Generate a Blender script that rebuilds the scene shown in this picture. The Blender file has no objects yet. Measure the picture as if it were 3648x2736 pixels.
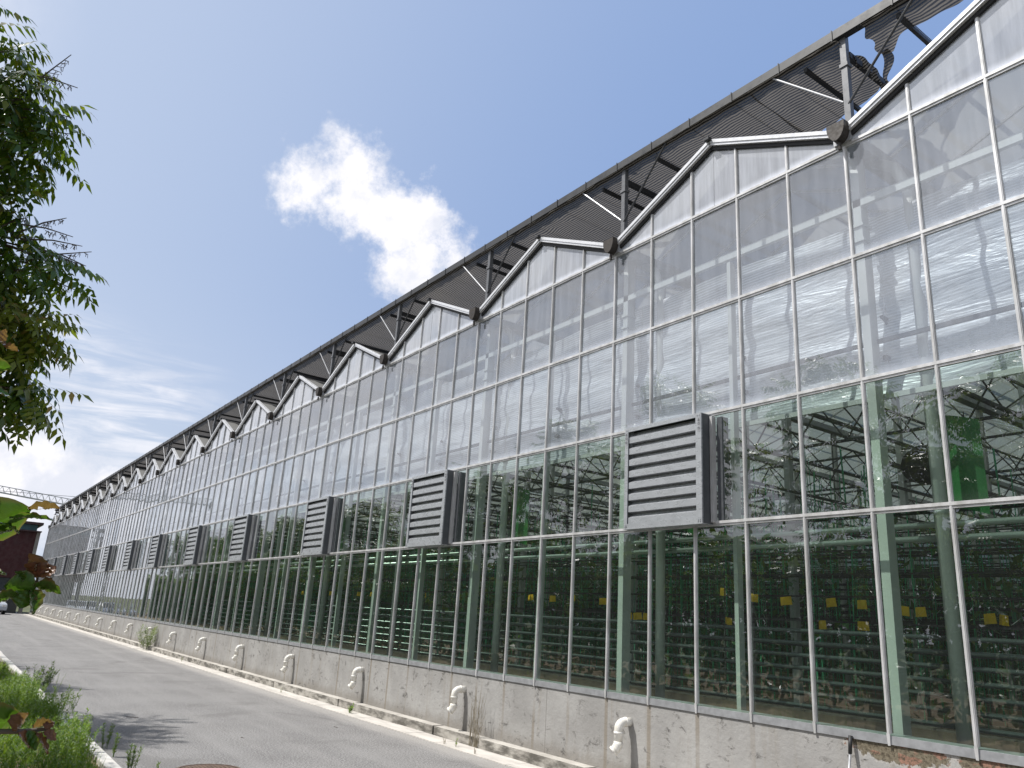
import bpy, math, random
import numpy as np
from mathutils import Vector, Matrix
R = math.radians
random.seed(7); rng = np.random.default_rng(7)
scene = bpy.context.scene
col = scene.collection

# ------------------------------------------------------------------ camera
F_PX, YAW, PITCH, ROLL = 2760.64, -0.9603, 0.2970, 0.0625
CAM = Vector((4.404, -7.778, 1.96))
def cam_axes():
    f = Vector((math.cos(PITCH)*math.sin(YAW), math.cos(PITCH)*math.cos(YAW), math.sin(PITCH)))
    r0 = Vector((math.cos(YAW), -math.sin(YAW), 0)); u0 = r0.cross(f)
    return (math.cos(ROLL)*r0+math.sin(ROLL)*u0, -math.sin(ROLL)*r0+math.cos(ROLL)*u0, f)
CR, CU, CF = cam_axes()
cd = bpy.data.cameras.new('camera'); cam = bpy.data.objects.new('camera', cd); col.objects.link(cam)
cam.matrix_world = Matrix(((CR.x, CU.x, -CF.x, CAM.x), (CR.y, CU.y, -CF.y, CAM.y), (CR.z, CU.z, -CF.z, CAM.z), (0, 0, 0, 1)))
cd.sensor_width = 36; cd.lens = F_PX/3648*36; cd.clip_start = 0.05; cd.clip_end = 6000
scene.camera = cam
def ray(u, v):                      # direction of a point of the photograph, in pixels of 2212 x 1659
    u *= 1.6492; v *= 1.6492
    return (CF + CR*((u-1824)/F_PX) + CU*((1368-v)/F_PX)).normalized()
def at(u, v, dist): return CAM + ray(u, v)*dist

# ------------------------------------------------------------------ light
scene.view_settings.view_transform = 'Standard'; scene.view_settings.look = 'None'
scene.view_settings.exposure = EXPOSURE = 0.40
scene.view_settings.gamma = 1.0
SUN = Vector((-0.17, -0.28, 0.50)).normalized()
sd = bpy.data.lights.new('sun', 'SUN'); so = bpy.data.objects.new('sun', sd); col.objects.link(so)
sd.energy = 4.2; sd.angle = R(0.55); sd.color = (1.0, 0.965, 0.91)
so.rotation_euler = (-SUN).to_track_quat('-Z', 'Y').to_euler(); so.location = (0, -20, 30)
scene.cycles.transparent_max_bounces = 28
scene.cycles.max_bounces = 9; scene.cycles.diffuse_bounces = 3; scene.cycles.glossy_bounces = 4; scene.cycles.transmission_bounces = 5
scene.cycles.caustics_reflective = False; scene.cycles.caustics_refractive = False
scene.cycles.sample_clamp_indirect = 4.0
try: scene.cycles.use_denoising = True
except Exception: pass

class G:                             # small node graph helper
    def __init__(s, tree): s.t = tree; s.n = tree.nodes; s.l = tree.links
    def node(s, typ, ins=None, **kw):
        n = s.n.new(typ)
        for k, v in kw.items(): setattr(n, k, v)
        for k, v in (ins or {}).items():
            if isinstance(v, bpy.types.NodeSocket): s.l.new(v, n.inputs[k])
            else: n.inputs[k].default_value = v
        return n
    def math(s, op, a, b=None, c=None, clamp=False):
        ins = {0: a}
        if b is not None: ins[1] = b
        if c is not None: ins[2] = c
        return s.node('ShaderNodeMath', ins, operation=op, use_clamp=clamp).outputs[0]
    def vmath(s, op, a, b=None):
        ins = {0: a}
        if b is not None: ins[1] = b
        n = s.node('ShaderNodeVectorMath', ins, operation=op)
        return n.outputs['Value'] if op in ('DOT_PRODUCT', 'LENGTH', 'DISTANCE') else n.outputs[0]
    def noise(s, vec, scale, detail=4, rough=0.55, dist=0.0):
        return s.node('ShaderNodeTexNoise', {'Vector': vec, 'Scale': scale, 'Detail': detail, 'Roughness': rough, 'Distortion': dist}).outputs[0]
    def mix(s, f, a, b):
        n = s.node('ShaderNodeMix', data_type='RGBA')
        for k, v in ((0, f), (6, a), (7, b)):
            if isinstance(v, bpy.types.NodeSocket): s.l.new(v, n.inputs[k])
            else: n.inputs[k].default_value = v if k == 0 else (tuple(v)+(1,))[:4]
        return n.outputs[2]
    def ramp(s, f, lo, hi, a=0.0, b=1.0):
        return s.node('ShaderNodeMapRange', {0: f, 1: lo, 2: hi, 3: a, 4: b}, interpolation_type='SMOOTHSTEP').outputs[0]
    def fres(s, n, normal=None, both=False):       # reflectance of a thin sheet, the same from either side
        geo = s.node('ShaderNodeNewGeometry')
        c = s.math('ABSOLUTE', s.vmath('DOT_PRODUCT', normal or geo.outputs['Normal'], geo.outputs['Incoming']), clamp=True)
        r0 = ((n-1)/(n+1))**2
        r = s.math('MULTIPLY_ADD', s.math('POWER', s.math('SUBTRACT', 1.0, c, clamp=True), 5.0), 1-r0, r0)
        return s.math('DIVIDE', s.math('MULTIPLY', r, 2.0), s.math('ADD', r, 1.0), clamp=True) if both else r
    def mapping(s, vec, scale=(1, 1, 1), loc=(0, 0, 0), rot=(0, 0, 0)):
        return s.node('ShaderNodeMapping', {'Vector': vec, 'Scale': scale, 'Location': loc, 'Rotation': rot}).outputs[0]

world = bpy.data.worlds.new('World'); scene.world = world; world.use_nodes = True
g = G(world.node_tree); g.n.clear()
sky = g.node('ShaderNodeTexSky', sky_type='NISHITA', sun_disc=False)
sky.sun_elevation = math.asin(SUN.z); sky.sun_rotation = math.atan2(SUN.x, SUN.y)
sky.altitude = 0; sky.air_density = 1.25; sky.dust_density = 3.0; sky.ozone_density = 2.2
dirv = g.node('ShaderNodeTexCoord').outputs['Generated']
dn = g.vmath('NORMALIZE', dirv)
big = g.noise(dn, 6.5, 7, 0.62); fine = g.noise(dn, 26, 6, 0.68)
nz = g.math('ADD', g.math('MULTIPLY', g.math('SUBTRACT', big, 0.5), 0.16), g.math('MULTIPLY', g.math('SUBTRACT', fine, 0.5), 0.10))
def blobs(lst):
    out = None
    for u, v, rad in lst:
        d = ray(u, v)
        a = g.vmath('DISTANCE', dn, tuple(d))
        x = g.math('SUBTRACT', rad, a)
        out = x if out is None else g.math('SMOOTH_MAX', out, x, 0.03)
    return out
cum = blobs([(640, 385, .026), (690, 400, .038), (760, 368, .036), (775, 420, .040), (715, 435, .026), (800, 455, .032), (855, 455, .032), (910, 480, .028), (885, 520, .020), (862, 590, .034), (925, 572, .038), (985, 575, .036), (900, 620, .03), (940, 640, .04), (620, 395, .022), (1000, 590, .03)])
mask1 = g.ramp(g.math('ADD', cum, g.math('MULTIPLY', nz, 0.55)), -0.010, 0.026)
low = blobs([(-60, 1030, .07), (20, 1010, .055), (80, 1000, .050), (125, 985, .045), (60, 1060, .08), (175, 1025, .035), (205, 1045, .05), (-150, 1010, .12), (250, 1070, .05), (330, 1060, .04)])
mask2 = g.ramp(g.math('ADD', low, g.math('MULTIPLY', nz, 0.45)), -0.008, 0.035, 0, 1.0)
# wispy streaks over the far end
z = g.node('ShaderNodeSeparateXYZ', {0: dn}).outputs
st = g.noise(g.mapping(dn, (7, 7, 60), rot=(0.16, 0, 0)), 1.0, 6, 0.6, 0.4)
band = blobs([(60, 860, .14), (180, 880, .12), (330, 900, .11), (430, 920, .05), (-60, 900, .15), (120, 960, .12)])
mask3 = g.math('MULTIPLY', g.ramp(band, 0.0, 0.10), g.ramp(st, 0.36, 0.66), clamp=True)
mask3 = g.math('MULTIPLY', mask3, 0.75)
# scattered cloud over the rest of the sky (behind the camera, seen in the glass)
dxy = g.node('ShaderNodeVectorMath', {0: dn, 1: (1, 1, 2.2)}, operation='MULTIPLY').outputs[0]
gen = g.noise(dxy, 2.3, 8, 0.6, 0.3)
behind = g.ramp(z[1], 0.02, -0.22)
mask4 = g.math('MULTIPLY', g.ramp(gen, 0.37, 0.54), behind, clamp=True)
mask4 = g.math('MULTIPLY', mask4, 0.90)
m = g.math('MAXIMUM', g.math('MAXIMUM', mask1, mask2), g.math('MAXIMUM', mask3, mask4))
shade = g.ramp(g.math('ADD', g.noise(dn, 14, 5, 0.6), g.math('MULTIPLY', z[2], 0.12)), 0.40, 0.62)
ccol = g.mix(shade, (6.3, 6.5, 7.2), (8.0, 7.9, 8.2))
# thin milky air near the horizon
pf = g.math('ADD', g.ramp(z[1], 0.80, -0.15, 0.0, 0.85), g.ramp(z[2], 0.42, 0.02, 0.0, 0.50), clamp=True)
hz = g.mix(pf, (2.0, 3.05, 5.45), (4.5, 5.2, 6.5))
base = g.mix(0.88, sky.outputs[0], hz)
skyc = g.mix(m, base, ccol)
bg = g.node('ShaderNodeBackground', {'Color': skyc, 'Strength': 0.10})
g.l.new(bg.outputs[0], g.node('ShaderNodeOutputWorld').inputs[0])

# ------------------------------------------------------------------ materials
MATS = {}
def new_mat(name):
    m = bpy.data.materials.new(name); m.use_nodes = True
    g = G(m.node_tree); g.n.clear()
    out = g.node('ShaderNodeOutputMaterial')
    MATS[name] = m
    return m, g, out
def principled(name, colr, rough=0.6, metal=0.0, var=0.0, vscale=3.0, bump=0.0, bscale=40.0, spec=0.5, stretch=(1, 1, 1), dark=None):
    m, g, out = new_mat(name)
    P = g.node('ShaderNodeTexCoord').outputs['Object'] if False else g.node('ShaderNodeNewGeometry').outputs['Position']
    P = g.mapping(P, stretch)
    c = tuple(colr)+(1,)
    b = g.node('ShaderNodeBsdfPrincipled', {'Base Color': c, 'Roughness': rough, 'Metallic': metal, 'Specular IOR Level': spec})
    if var > 0:
        n = g.ramp(g.noise(P, vscale, 6, 0.62), 0.3, 0.7)
        d = dark or tuple(x*(1-var) for x in colr)
        g.l.new(g.mix(n, d, colr), b.inputs['Base Color'])
        g.l.new(g.ramp(g.noise(P, vscale*2.3, 4), 0.3, 0.7, rough*0.8, min(1, rough*1.2)), b.inputs['Roughness'])
    if bump > 0:
        bn = g.node('ShaderNodeBump', {'Strength': 1.0, 'Distance': bump, 'Height': g.noise(P, bscale, 5)})
        g.l.new(bn.outputs[0], b.inputs['Normal'])
    g.l.new(b.outputs[0], out.inputs[0])
    return m
principled('white_alu', (.66, .66, .67), .36, .25, .14, 6, stretch=(1, 1, .35), dark=(.44, .44, .43))
principled('bright_alu', (.74, .75, .77), .30, .35, .10, 5)
principled('galv', (.30, .31, .33), .42, .55, .25, 14)
principled('galv_light', (.42, .43, .45), .45, .45, .22, 9)
principled('dark_steel', (.040, .042, .046), .5, .3, .3, 6)
principled('post_steel', (.15, .155, .165), .45, .3, .2, 8)
principled('rail_steel', (.036, .038, .041), .45, .2, .12, 3)
principled('rubber', (.015, .015, .016), .6)
principled('gutter_cap', (.036, .028, .022), .6, .1, .45, 9, .002, 60)
principled('louvre', (.43, .45, .475), .30, .30, .16, 10, stretch=(.4, 1, 1))
principled('louvre_dark', (.10, .108, .118), .45, .4, .2, 8)
principled('pale_steel', (.50, .51, .50), .5, .1, .12, 3, stretch=(1, 1, .5))
principled('pvc', (.80, .79, .75), .35, 0, .10, 14, dark=(.66, .63, .56))
principled('pvc_inside', (.20, .10, .07), .8)
principled('pipe_dark', (.085, .10, .098), .24, .3, .2, 6, stretch=(.2, 1, 1))
principled('pipe_grey', (.30, .33, .31), .30, .4, .2, 6, stretch=(.2, 1, 1))
principled('crop_gutter', (.33, .25, .15), .7, 0, .35, 3)
principled('crop_bag', (.40, .36, .27), .8, 0, .4, 5)
principled('rear_panel', (.035, .060, .042), .8, 0, .5, .8)
principled('ground_sheet', (.16, .17, .15), .8, 0, .35, 2)
principled('black_plastic', (.02, .02, .022), .5)
principled('yellow_card', (.95, .58, .015), .6, 0, .15, 12)
principled('green_panel', (.008, .13, .022), .55, 0, .25, 3)
principled('string_green', (.045, .36, .17), .7)
principled('bark', (.12, .095, .07), .9, 0, .4, 12, .006, 40)
principled('twig', (.10, .085, .07), .9)
principled('iron', (.17, .115, .085), .65, .3, .45, 14, .003, 50)
principled('brown_wall', (.055, .014, .015), .75, 0, .25, 1.2, .004, 8)
principled('brown_trim', (.045, .018, .018), .6, 0, .2, 2)
principled('teal_band', (.035, .11, .12), .4, .1, .25, 1.5)
principled('dark_window', (.02, .03, .035), .15)
principled('stone_column', (.30, .28, .25), .8, 0, .3, 2)
principled('crane_grey', (.44, .44, .43), .6)
principled('car_white', (.42, .45, .50), .25)
principled('car_blue', (.16, .19, .26), .3, .3)
principled('car_glass', (.02, .025, .03), .08)
principled('tyre', (.02, .02, .02), .8)
principled('grip_black', (.012, .012, .013), .55)
principled('wood_stick', (.045, .03, .02), .8)

def mat_glass(name, film=0.05, tint=(.84, .93, .88), wave=1.0, filmcol=(.75, .77, .78)):
    m, g, out = new_mat(name)
    P = g.node('ShaderNodeNewGeometry').outputs['Position']
    rnd = g.node('ShaderNodeObjectInfo').outputs['Random']
    off = g.node('ShaderNodeCombineXYZ', {0: g.math('MULTIPLY', rnd, 17), 1: 0, 2: g.math('MULTIPLY', rnd, 31)}).outputs[0]
    Pn = g.vmath('ADD', g.mapping(P, (1, 1, 1.0)), off)
    bump = g.node('ShaderNodeBump', {'Strength': 1.0, 'Distance': 0.0022*wave, 'Height': g.noise(Pn, 1.7, 2, .5)})
    fr = g.fres(1.76, bump.outputs[0], both=True)      # both faces of the sheet reflect
    tr = g.node('ShaderNodeBsdfTransparent', {0: tint+(1,)})
    gl = g.node('ShaderNodeBsdfGlossy', {'Color': (.97, .98, 1, 1), 'Roughness': 0.0, 'Normal': bump.outputs[0]})
    # dried dust film, plus painted sky reflection on upper panes, thicker in runs and along the rails
    dust = g.noise(g.mapping(P, (9, 9, .8)), 1.0, 5, .65)
    zz = g.node('ShaderNodeSeparateXYZ', {0: P}).outputs[2]
    dz = None
    for zr in (1.15, 3.285, 4.716, 6.20, 7.70):
        e = g.ramp(g.math('SUBTRACT', zz, zr), 0.0, 0.16, 1, 0)
        e = g.math('MULTIPLY', e, g.math('GREATER_THAN', zz, zr))
        dz = e if dz is None else g.math('ADD', dz, e)
    film_f = g.math('ADD', g.math('MULTIPLY', g.ramp(dust, .30, .75, .65, 1.0), film), g.math('MULTIPLY', dz, film*1.3), clamp=True)
    dif = g.node('ShaderNodeBsdfDiffuse', {'Color': filmcol+(1,)})
    tl = g.node('ShaderNodeBsdfTranslucent', {'Color': filmcol+(1,)})
    fd = g.node('ShaderNodeMixShader', {0: 0.28, 1: dif.outputs[0], 2: tl.outputs[0]})
    a = g.node('ShaderNodeMixShader', {0: film_f, 1: tr.outputs[0], 2: fd.outputs[0]})
    b = g.node('ShaderNodeMixShader', {0: fr, 1: a.outputs[0], 2: gl.outputs[0]})
    g.l.new(b.outputs[0], out.inputs[0])
    return m
mat_glass('glass', .020, tint=(.79, .925, .84))
mat_glass('glass_upper', .27, tint=(.90, .95, .97), filmcol=(.80, .85, .95))  # film made bluer and heavier than dust to imitate reflected sky and cloud
mat_glass('glass_gable', .62, tint=(.90, .95, .98), filmcol=(.80, .84, .93))  # heaviest film: dust plus bright cloud reflection painted into its colour

def mat_roof():
    m, g, out = new_mat('roof_glass')
    P = g.node('ShaderNodeNewGeometry').outputs['Position']
    n = g.ramp(g.noise(P, .9, 4), .3, .7, .04, .09)
    tr = g.node('ShaderNodeBsdfTransparent', {0: (.92, .95, .93, 1)})
    tl = g.node('ShaderNodeBsdfTranslucent', {'Color': (.15, .15, .145, 1)})
    df = g.node('ShaderNodeBsdfDiffuse', {'Color': (.50, .50, .49, 1)})
    a = g.node('ShaderNodeMixShader', {0: .35, 1: tl.outputs[0], 2: df.outputs[0]})
    b = g.node('ShaderNodeMixShader', {0: n, 1: a.outputs[0], 2: tr.outputs[0]})
    g.l.new(b.outputs[0], out.inputs[0])
mat_roof()
def mat_screen():
    m, g, out = new_mat('thermal_screen')
    P = g.node('ShaderNodeNewGeometry').outputs['Position']
    s = g.node('ShaderNodeSeparateXYZ', {0: P}).outputs
    w = g.math('ADD', s[2], g.math('MULTIPLY', g.noise(g.mapping(P, (.8, 1, 3)), 1.0, 3), .03))
    fr = g.math('FRACT', g.math('MULTIPLY', w, 26.0))
    st = g.ramp(g.math('ABSOLUTE', g.math('SUBTRACT', fr, .5)), .12, .30)
    bm = g.node('ShaderNodeBump', {'Strength': 1.0, 'Distance': .05, 'Height': g.noise(g.mapping(P, (.9, 1, 5)), 1.0, 4, .6, .5)})
    gl = g.node('ShaderNodeBsdfGlossy', {'Color': (.80, .82, .86, 1), 'Roughness': .38, 'Normal': bm.outputs[0]})
    df = g.node('ShaderNodeBsdfDiffuse', {'Color': (.84, .86, .91, 1), 'Normal': bm.outputs[0]})
    tl = g.node('ShaderNodeBsdfTranslucent', {'Color': (.80, .83, .88, 1)})
    tr = g.node('ShaderNodeBsdfTransparent', {0: (.9, .93, .95, 1)})
    a = g.node('ShaderNodeMixShader', {0: .13, 1: df.outputs[0], 2: gl.outputs[0]})
    b = g.node('ShaderNodeMixShader', {0: .35, 1: a.outputs[0], 2: tl.outputs[0]})
    c = g.node('ShaderNodeMixShader', {0: g.math('MULTIPLY', st, .30), 1: b.outputs[0], 2: tr.outputs[0]})
    g.l.new(c.outputs[0], out.inputs[0])
mat_screen()
def mat_net():
    m, g, out = new_mat('shade_net')
    P = g.node('ShaderNodeNewGeometry').outputs['Position']
    s = g.node('ShaderNodeSeparateXYZ', {0: P}).outputs
    wob = g.noise(g.mapping(P, (1.3, 1.3, 1.3)), 1.0, 3)
    t = g.math('ADD', g.math('SUBTRACT', s[1], s[2]), g.math('MULTIPLY', wob, .20))
    fr = g.math('FRACT', g.math('MULTIPLY', t, 19.0))
    st = g.ramp(g.math('ABSOLUTE', g.math('SUBTRACT', fr, .5)), .16, .34)
    gap = g.math('MULTIPLY', st, .06)
    df = g.node('ShaderNodeBsdfDiffuse', {'Color': g.mix(st, (.38, .355, .325), (.035, .033, .031))})
    tl = g.node('ShaderNodeBsdfTranslucent', {'Color': g.mix(st, (.15, .14, .13), (.03, .028, .026))})
    a = g.node('ShaderNodeMixShader', {0: .5, 1: df.outputs[0], 2: tl.outputs[0]})
    tr = g.node('ShaderNodeBsdfTransparent')
    b = g.node('ShaderNodeMixShader', {0: gap, 1: a.outputs[0], 2: tr.outputs[0]})
    g.l.new(b.outputs[0], out.inputs[0])
mat_net()
def mat_concrete():
    m, g, out = new_mat('plaster_wall')
    P = g.node('ShaderNodeNewGeometry').outputs['Position']
    s = g.node('ShaderNodeSeparateXYZ', {0: P}).outputs
    n1 = g.ramp(g.noise(P, 1.1, 6, .6), .3, .7)
    c = g.mix(n1, (.275, .27, .262), (.375, .37, .36))
    n2 = g.ramp(g.noise(g.mapping(P, (6, 6, 22)), 1.0, 6, .7), .35, .7, 0, .35)
    c = g.mix(n2, c, (.27, .26, .25))
    # brown runs of dirt under each glazing bar
    fx = g.math('ABSOLUTE', g.math('SUBTRACT', g.math('FRACT', g.math('ADD', g.math('DIVIDE', s[0], .8), .5)), .5))
    run = g.ramp(fx, .050, .026)
    runn = g.ramp(g.noise(g.mapping(P, (.9, .9, .5)), 1.0, 3), .40, .60)
    c = g.mix(g.math('MULTIPLY', g.math('MULTIPLY', run, runn), .62), c, (.20, .165, .12))
    st = g.ramp(g.noise(g.mapping(P, (7, 7, .5)), 1.0, 5, .6), .52, .75, 0, .5)
    c = g.mix(st, c, (.26, .235, .20))
    jx = g.math('ABSOLUTE', g.math('SUBTRACT', g.math('FRACT', g.math('DIVIDE', g.math('ADD', s[0], 2.3), 6.0)), .5))
    c = g.mix(g.math('MULTIPLY', g.ramp(jx, .0018, .0006), .6), c, (.14, .13, .12))
    px = g.math('ABSOLUTE', g.math('SUBTRACT', g.math('FRACT', g.math('DIVIDE', g.math('ADD', s[0], 1.50), 4.0)), .5))
    wet = g.math('MULTIPLY', g.ramp(g.math('ADD', px, g.math('MULTIPLY', g.noise(g.mapping(P, (3, 3, 1)), 2.0, 4), .03)), .045, .018), g.ramp(s[2], .80, .55))
    c = g.mix(g.math('MULTIPLY', wet, .35), c, (.17, .16, .145))
    spl = g.ramp(g.math('SUBTRACT', s[2], g.math('MULTIPLY', g.noise(g.mapping(P, (2, 2, .3)), 2.2, 5, .7), .35)), .20, .02)
    c = g.mix(g.math('MULTIPLY', spl, .5), c, (.20, .18, .155))
    # flaking patches with dark edges
    pn = g.noise(g.mapping(P, (1, 1, 1.5)), 5.0, 9, .78, .5)
    reg = g.ramp(g.noise(P, 1.9, 3), .42, .52)
    pe = g.math('MULTIPLY', g.ramp(g.math('ABSOLUTE', g.math('SUBTRACT', pn, .585)), .020, .003), reg)
    pd = g.math('MULTIPLY', g.ramp(pn, .605, .645), reg)
    c = g.mix(g.math('MULTIPLY', pd, .92), c, (.105, .10, .092))
    c = g.mix(g.math('MULTIPLY', pe, .75), c, (.085, .08, .074))
    # broken plaster with bricks showing at the top near the right end
    q = g.vmath('MULTIPLY', g.vmath('SUBTRACT', P, (.07, 0, 1.02)), (2.0, 0, 7.5))
    q2 = g.vmath('MULTIPLY', g.vmath('SUBTRACT', P, (.95, 0, .99)), (2.9, 0, 8.5))
    q3 = g.vmath('MULTIPLY', g.vmath('SUBTRACT', P, (-7.4, 0, .52)), (3.6, 0, 6.0))
    bn = g.noise(P, 11, 5, .7)
    for qq, kk in ((q, 1.0), (q2, 1.0)):
        d = g.math('ADD', g.vmath('LENGTH', qq), g.math('MULTIPLY', g.math('SUBTRACT', bn, .5), 1.5))
        hole = g.ramp(d, 1.06, .92)
        rim = g.ramp(g.math('ABSOLUTE', g.math('SUBTRACT', d, 1.05)), .10, .02)
        bc = g.node('ShaderNodeTexVoronoi', {'Vector': g.mapping(P, (8, 1, 15)), 'Scale': 1.0}).outputs['Color']
        bv = g.node('ShaderNodeSeparateColor', {0: bc}).outputs[0]
        inner = g.mix(g.ramp(bv, .62, .70), (.19, .165, .12), (.30, .17, .125))
        inner = g.mix(g.ramp(g.noise(P, 30, 6, .75), .42, .62), inner, (.085, .07, .05))
        c = g.mix(hole, c, inner)
        c = g.mix(g.math('MULTIPLY', rim, .5), c, (.46, .44, .41))
    hb = g.math('SUBTRACT', g.noise(P, 14, 8, .7), g.math('MULTIPLY', pd, .5))
    bm = g.node('ShaderNodeBump', {'Strength': .9, 'Distance': .012, 'Height': hb})
    b = g.node('ShaderNodeBsdfPrincipled', {'Base Color': c, 'Roughness': .9, 'Normal': bm.outputs[0], 'Specular IOR Level': .2})
    g.l.new(b.outputs[0], out.inputs[0])
mat_concrete()
def mat_ledge():
    m, g, out = new_mat('ledge_concrete')
    P = g.node('ShaderNodeNewGeometry').outputs['Position']
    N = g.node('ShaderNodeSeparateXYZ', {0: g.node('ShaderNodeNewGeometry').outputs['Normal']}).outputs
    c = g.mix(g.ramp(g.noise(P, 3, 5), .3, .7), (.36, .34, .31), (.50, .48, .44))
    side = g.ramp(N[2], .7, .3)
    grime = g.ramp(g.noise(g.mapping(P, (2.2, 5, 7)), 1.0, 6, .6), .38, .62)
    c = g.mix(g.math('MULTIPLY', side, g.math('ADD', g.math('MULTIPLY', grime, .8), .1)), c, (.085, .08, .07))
    b = g.node('ShaderNodeBsdfPrincipled', {'Base Color': c, 'Roughness': .92, 'Specular IOR Level': .2, 'Normal': g.node('ShaderNodeBump', {'Distance': .008, 'Height': g.noise(P, 30, 6)}).outputs[0]})
    g.l.new(b.outputs[0], out.inputs[0])
mat_ledge()
def mat_road():
    m, g, out = new_mat('asphalt')
    P = g.node('ShaderNodeNewGeometry').outputs['Position']
    s = g.node('ShaderNodeSeparateXYZ', {0: P}).outputs
    c = g.mix(g.ramp(g.noise(P, .7, 6, .6), .3, .7), (.165, .161, .160), (.218, .214, .211))
    c = g.mix(g.ramp(g.noise(g.mapping(P, (.18, 3.0, 1)), 1.0, 5, .6), .45, .7, 0, .4), c, (.27, .262, .255))
    v = g.node('ShaderNodeTexVoronoi', {'Vector': P, 'Scale': 95.0}).outputs['Distance']
    sp = g.math('ADD', g.math('MULTIPLY', g.noise(P, 110, 3, .7), .55), g.math('MULTIPLY', g.noise(P, 38, 3, .75), .45))
    c = g.mix(g.ramp(sp, .50, .60, 0, .8), c, (.46, .45, .445))
    c = g.mix(g.ramp(sp, .50, .40, 0, .85), c, (.07, .068, .066))
    tr = g.math('ABSOLUTE', g.math('SUBTRACT', g.math('ABSOLUTE', g.math('ADD', s[1], 3.0)), .85))
    c = g.mix(g.math('MULTIPLY', g.ramp(g.math('ADD', tr, g.math('MULTIPLY', g.noise(g.mapping(P, (.3, 2, 1)), 1.5, 4), .5)), .55, .15), .35), c, (.27, .265, .26))
    c = g.mix(g.math('MULTIPLY', g.ramp(g.noise(P, .45, 5, .65, .8), .56, .66), .38), c, (.115, .11, .107))
    # dusty strip along the drain and cracked edge along the kerb
    dd = g.math('ADD', s[1], g.math('MULTIPLY', g.noise(g.mapping(P, (.8, 3, 1)), 2.0, 5, .7), .5))
    c = g.mix(g.ramp(dd, -.95, -.50, 0, .50), c, (.42, .40, .375))
    c = g.mix(g.ramp(g.math('ADD', s[1], g.math('MULTIPLY', g.noise(P, 4, 5), .45)), -5.15, -5.50, 0, .65), c, (.15, .13, .115))
    bm = g.node('ShaderNodeBump', {'Strength': .8, 'Distance': .006, 'Height': g.math('ADD', g.math('MULTIPLY', v, 1.0), sp)})
    b = g.node('ShaderNodeBsdfPrincipled', {'Base Color': c, 'Roughness': .85, 'Normal': bm.outputs[0], 'Specular IOR Level': .25})
    g.l.new(b.outputs[0], out.inputs[0])
mat_road()
principled('strip_concrete', (.58, .55, .51), .85, 0, .25, 2.5, .004, 30, spec=.2, stretch=(.6, 2, 1))
principled('kerb_stone', (.62, .60, .57), .85, 0, .30, 7, .008, 18, spec=.2)
principled('soil', (.24, .185, .12), .95, 0, .45, 2.2, .03, 12, spec=.1)
principled('far_ground', (.12, .13, .07), .95, 0, .4, .05, spec=.1)
def mat_leaf(name, dark, light, pale=None, trans=.45, gloss=.35):
    m, g, out = new_mat(name)
    geo = g.node('ShaderNodeNewGeometry')
    r = geo.outputs['Random Per Island']
    c = g.mix(r, dark, light)
    big = g.ramp(g.noise(geo.outputs['Position'], .9, 3), .35, .68)
    c = g.mix(g.math('MULTIPLY', big, .45), c, light)
    if pale: c = g.mix(g.ramp(r, .86, .97), c, pale)
    df = g.node('ShaderNodeBsdfDiffuse', {'Color': c})
    ct = g.mix(.45, c, (.32, .42, .02))
    tl = g.node('ShaderNodeBsdfTranslucent', {'Color': ct})
    a = g.node('ShaderNodeMixShader', {0: trans, 1: df.outputs[0], 2: tl.outputs[0]})
    gl = g.node('ShaderNodeBsdfGlossy', {'Color': (1, 1, 1, 1), 'Roughness': gloss})
    fr = g.fres(1.38)
    b = g.node('ShaderNodeMixShader', {0: fr, 1: a.outputs[0], 2: gl.outputs[0]})
    g.l.new(b.outputs[0], out.inputs[0])
mat_leaf('tree_leaf', (.030, .080, .014), (.080, .165, .020), (.20, .19, .03), .48, .25)
mat_leaf('tree_leaf_pale', (.12, .17, .015), (.22, .26, .03), (.34, .22, .06), .5, .35)
mat_leaf('hedge_leaf', (.018, .06, .012), (.05, .12, .018), (.11, .14, .02), .35)
mat_leaf('grass_blade', (.035, .135, .006), (.19, .35, .014), (.33, .42, .03), .50, .7)
mat_leaf('weed_leaf', (.025, .085, .008), (.08, .18, .012), (.22, .28, .03), .45, .7)
mat_leaf('weed_pale', (.13, .19, .07), (.23, .29, .13), (.36, .34, .18), .4, .5)
mat_leaf('dry_stem', (.22, .18, .12), (.36, .31, .23), None, .2, .6)
mat_leaf('vine_leaf', (.008, .055, .014), (.020, .14, .040), (.04, .20, .05), .4, .7)
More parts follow.
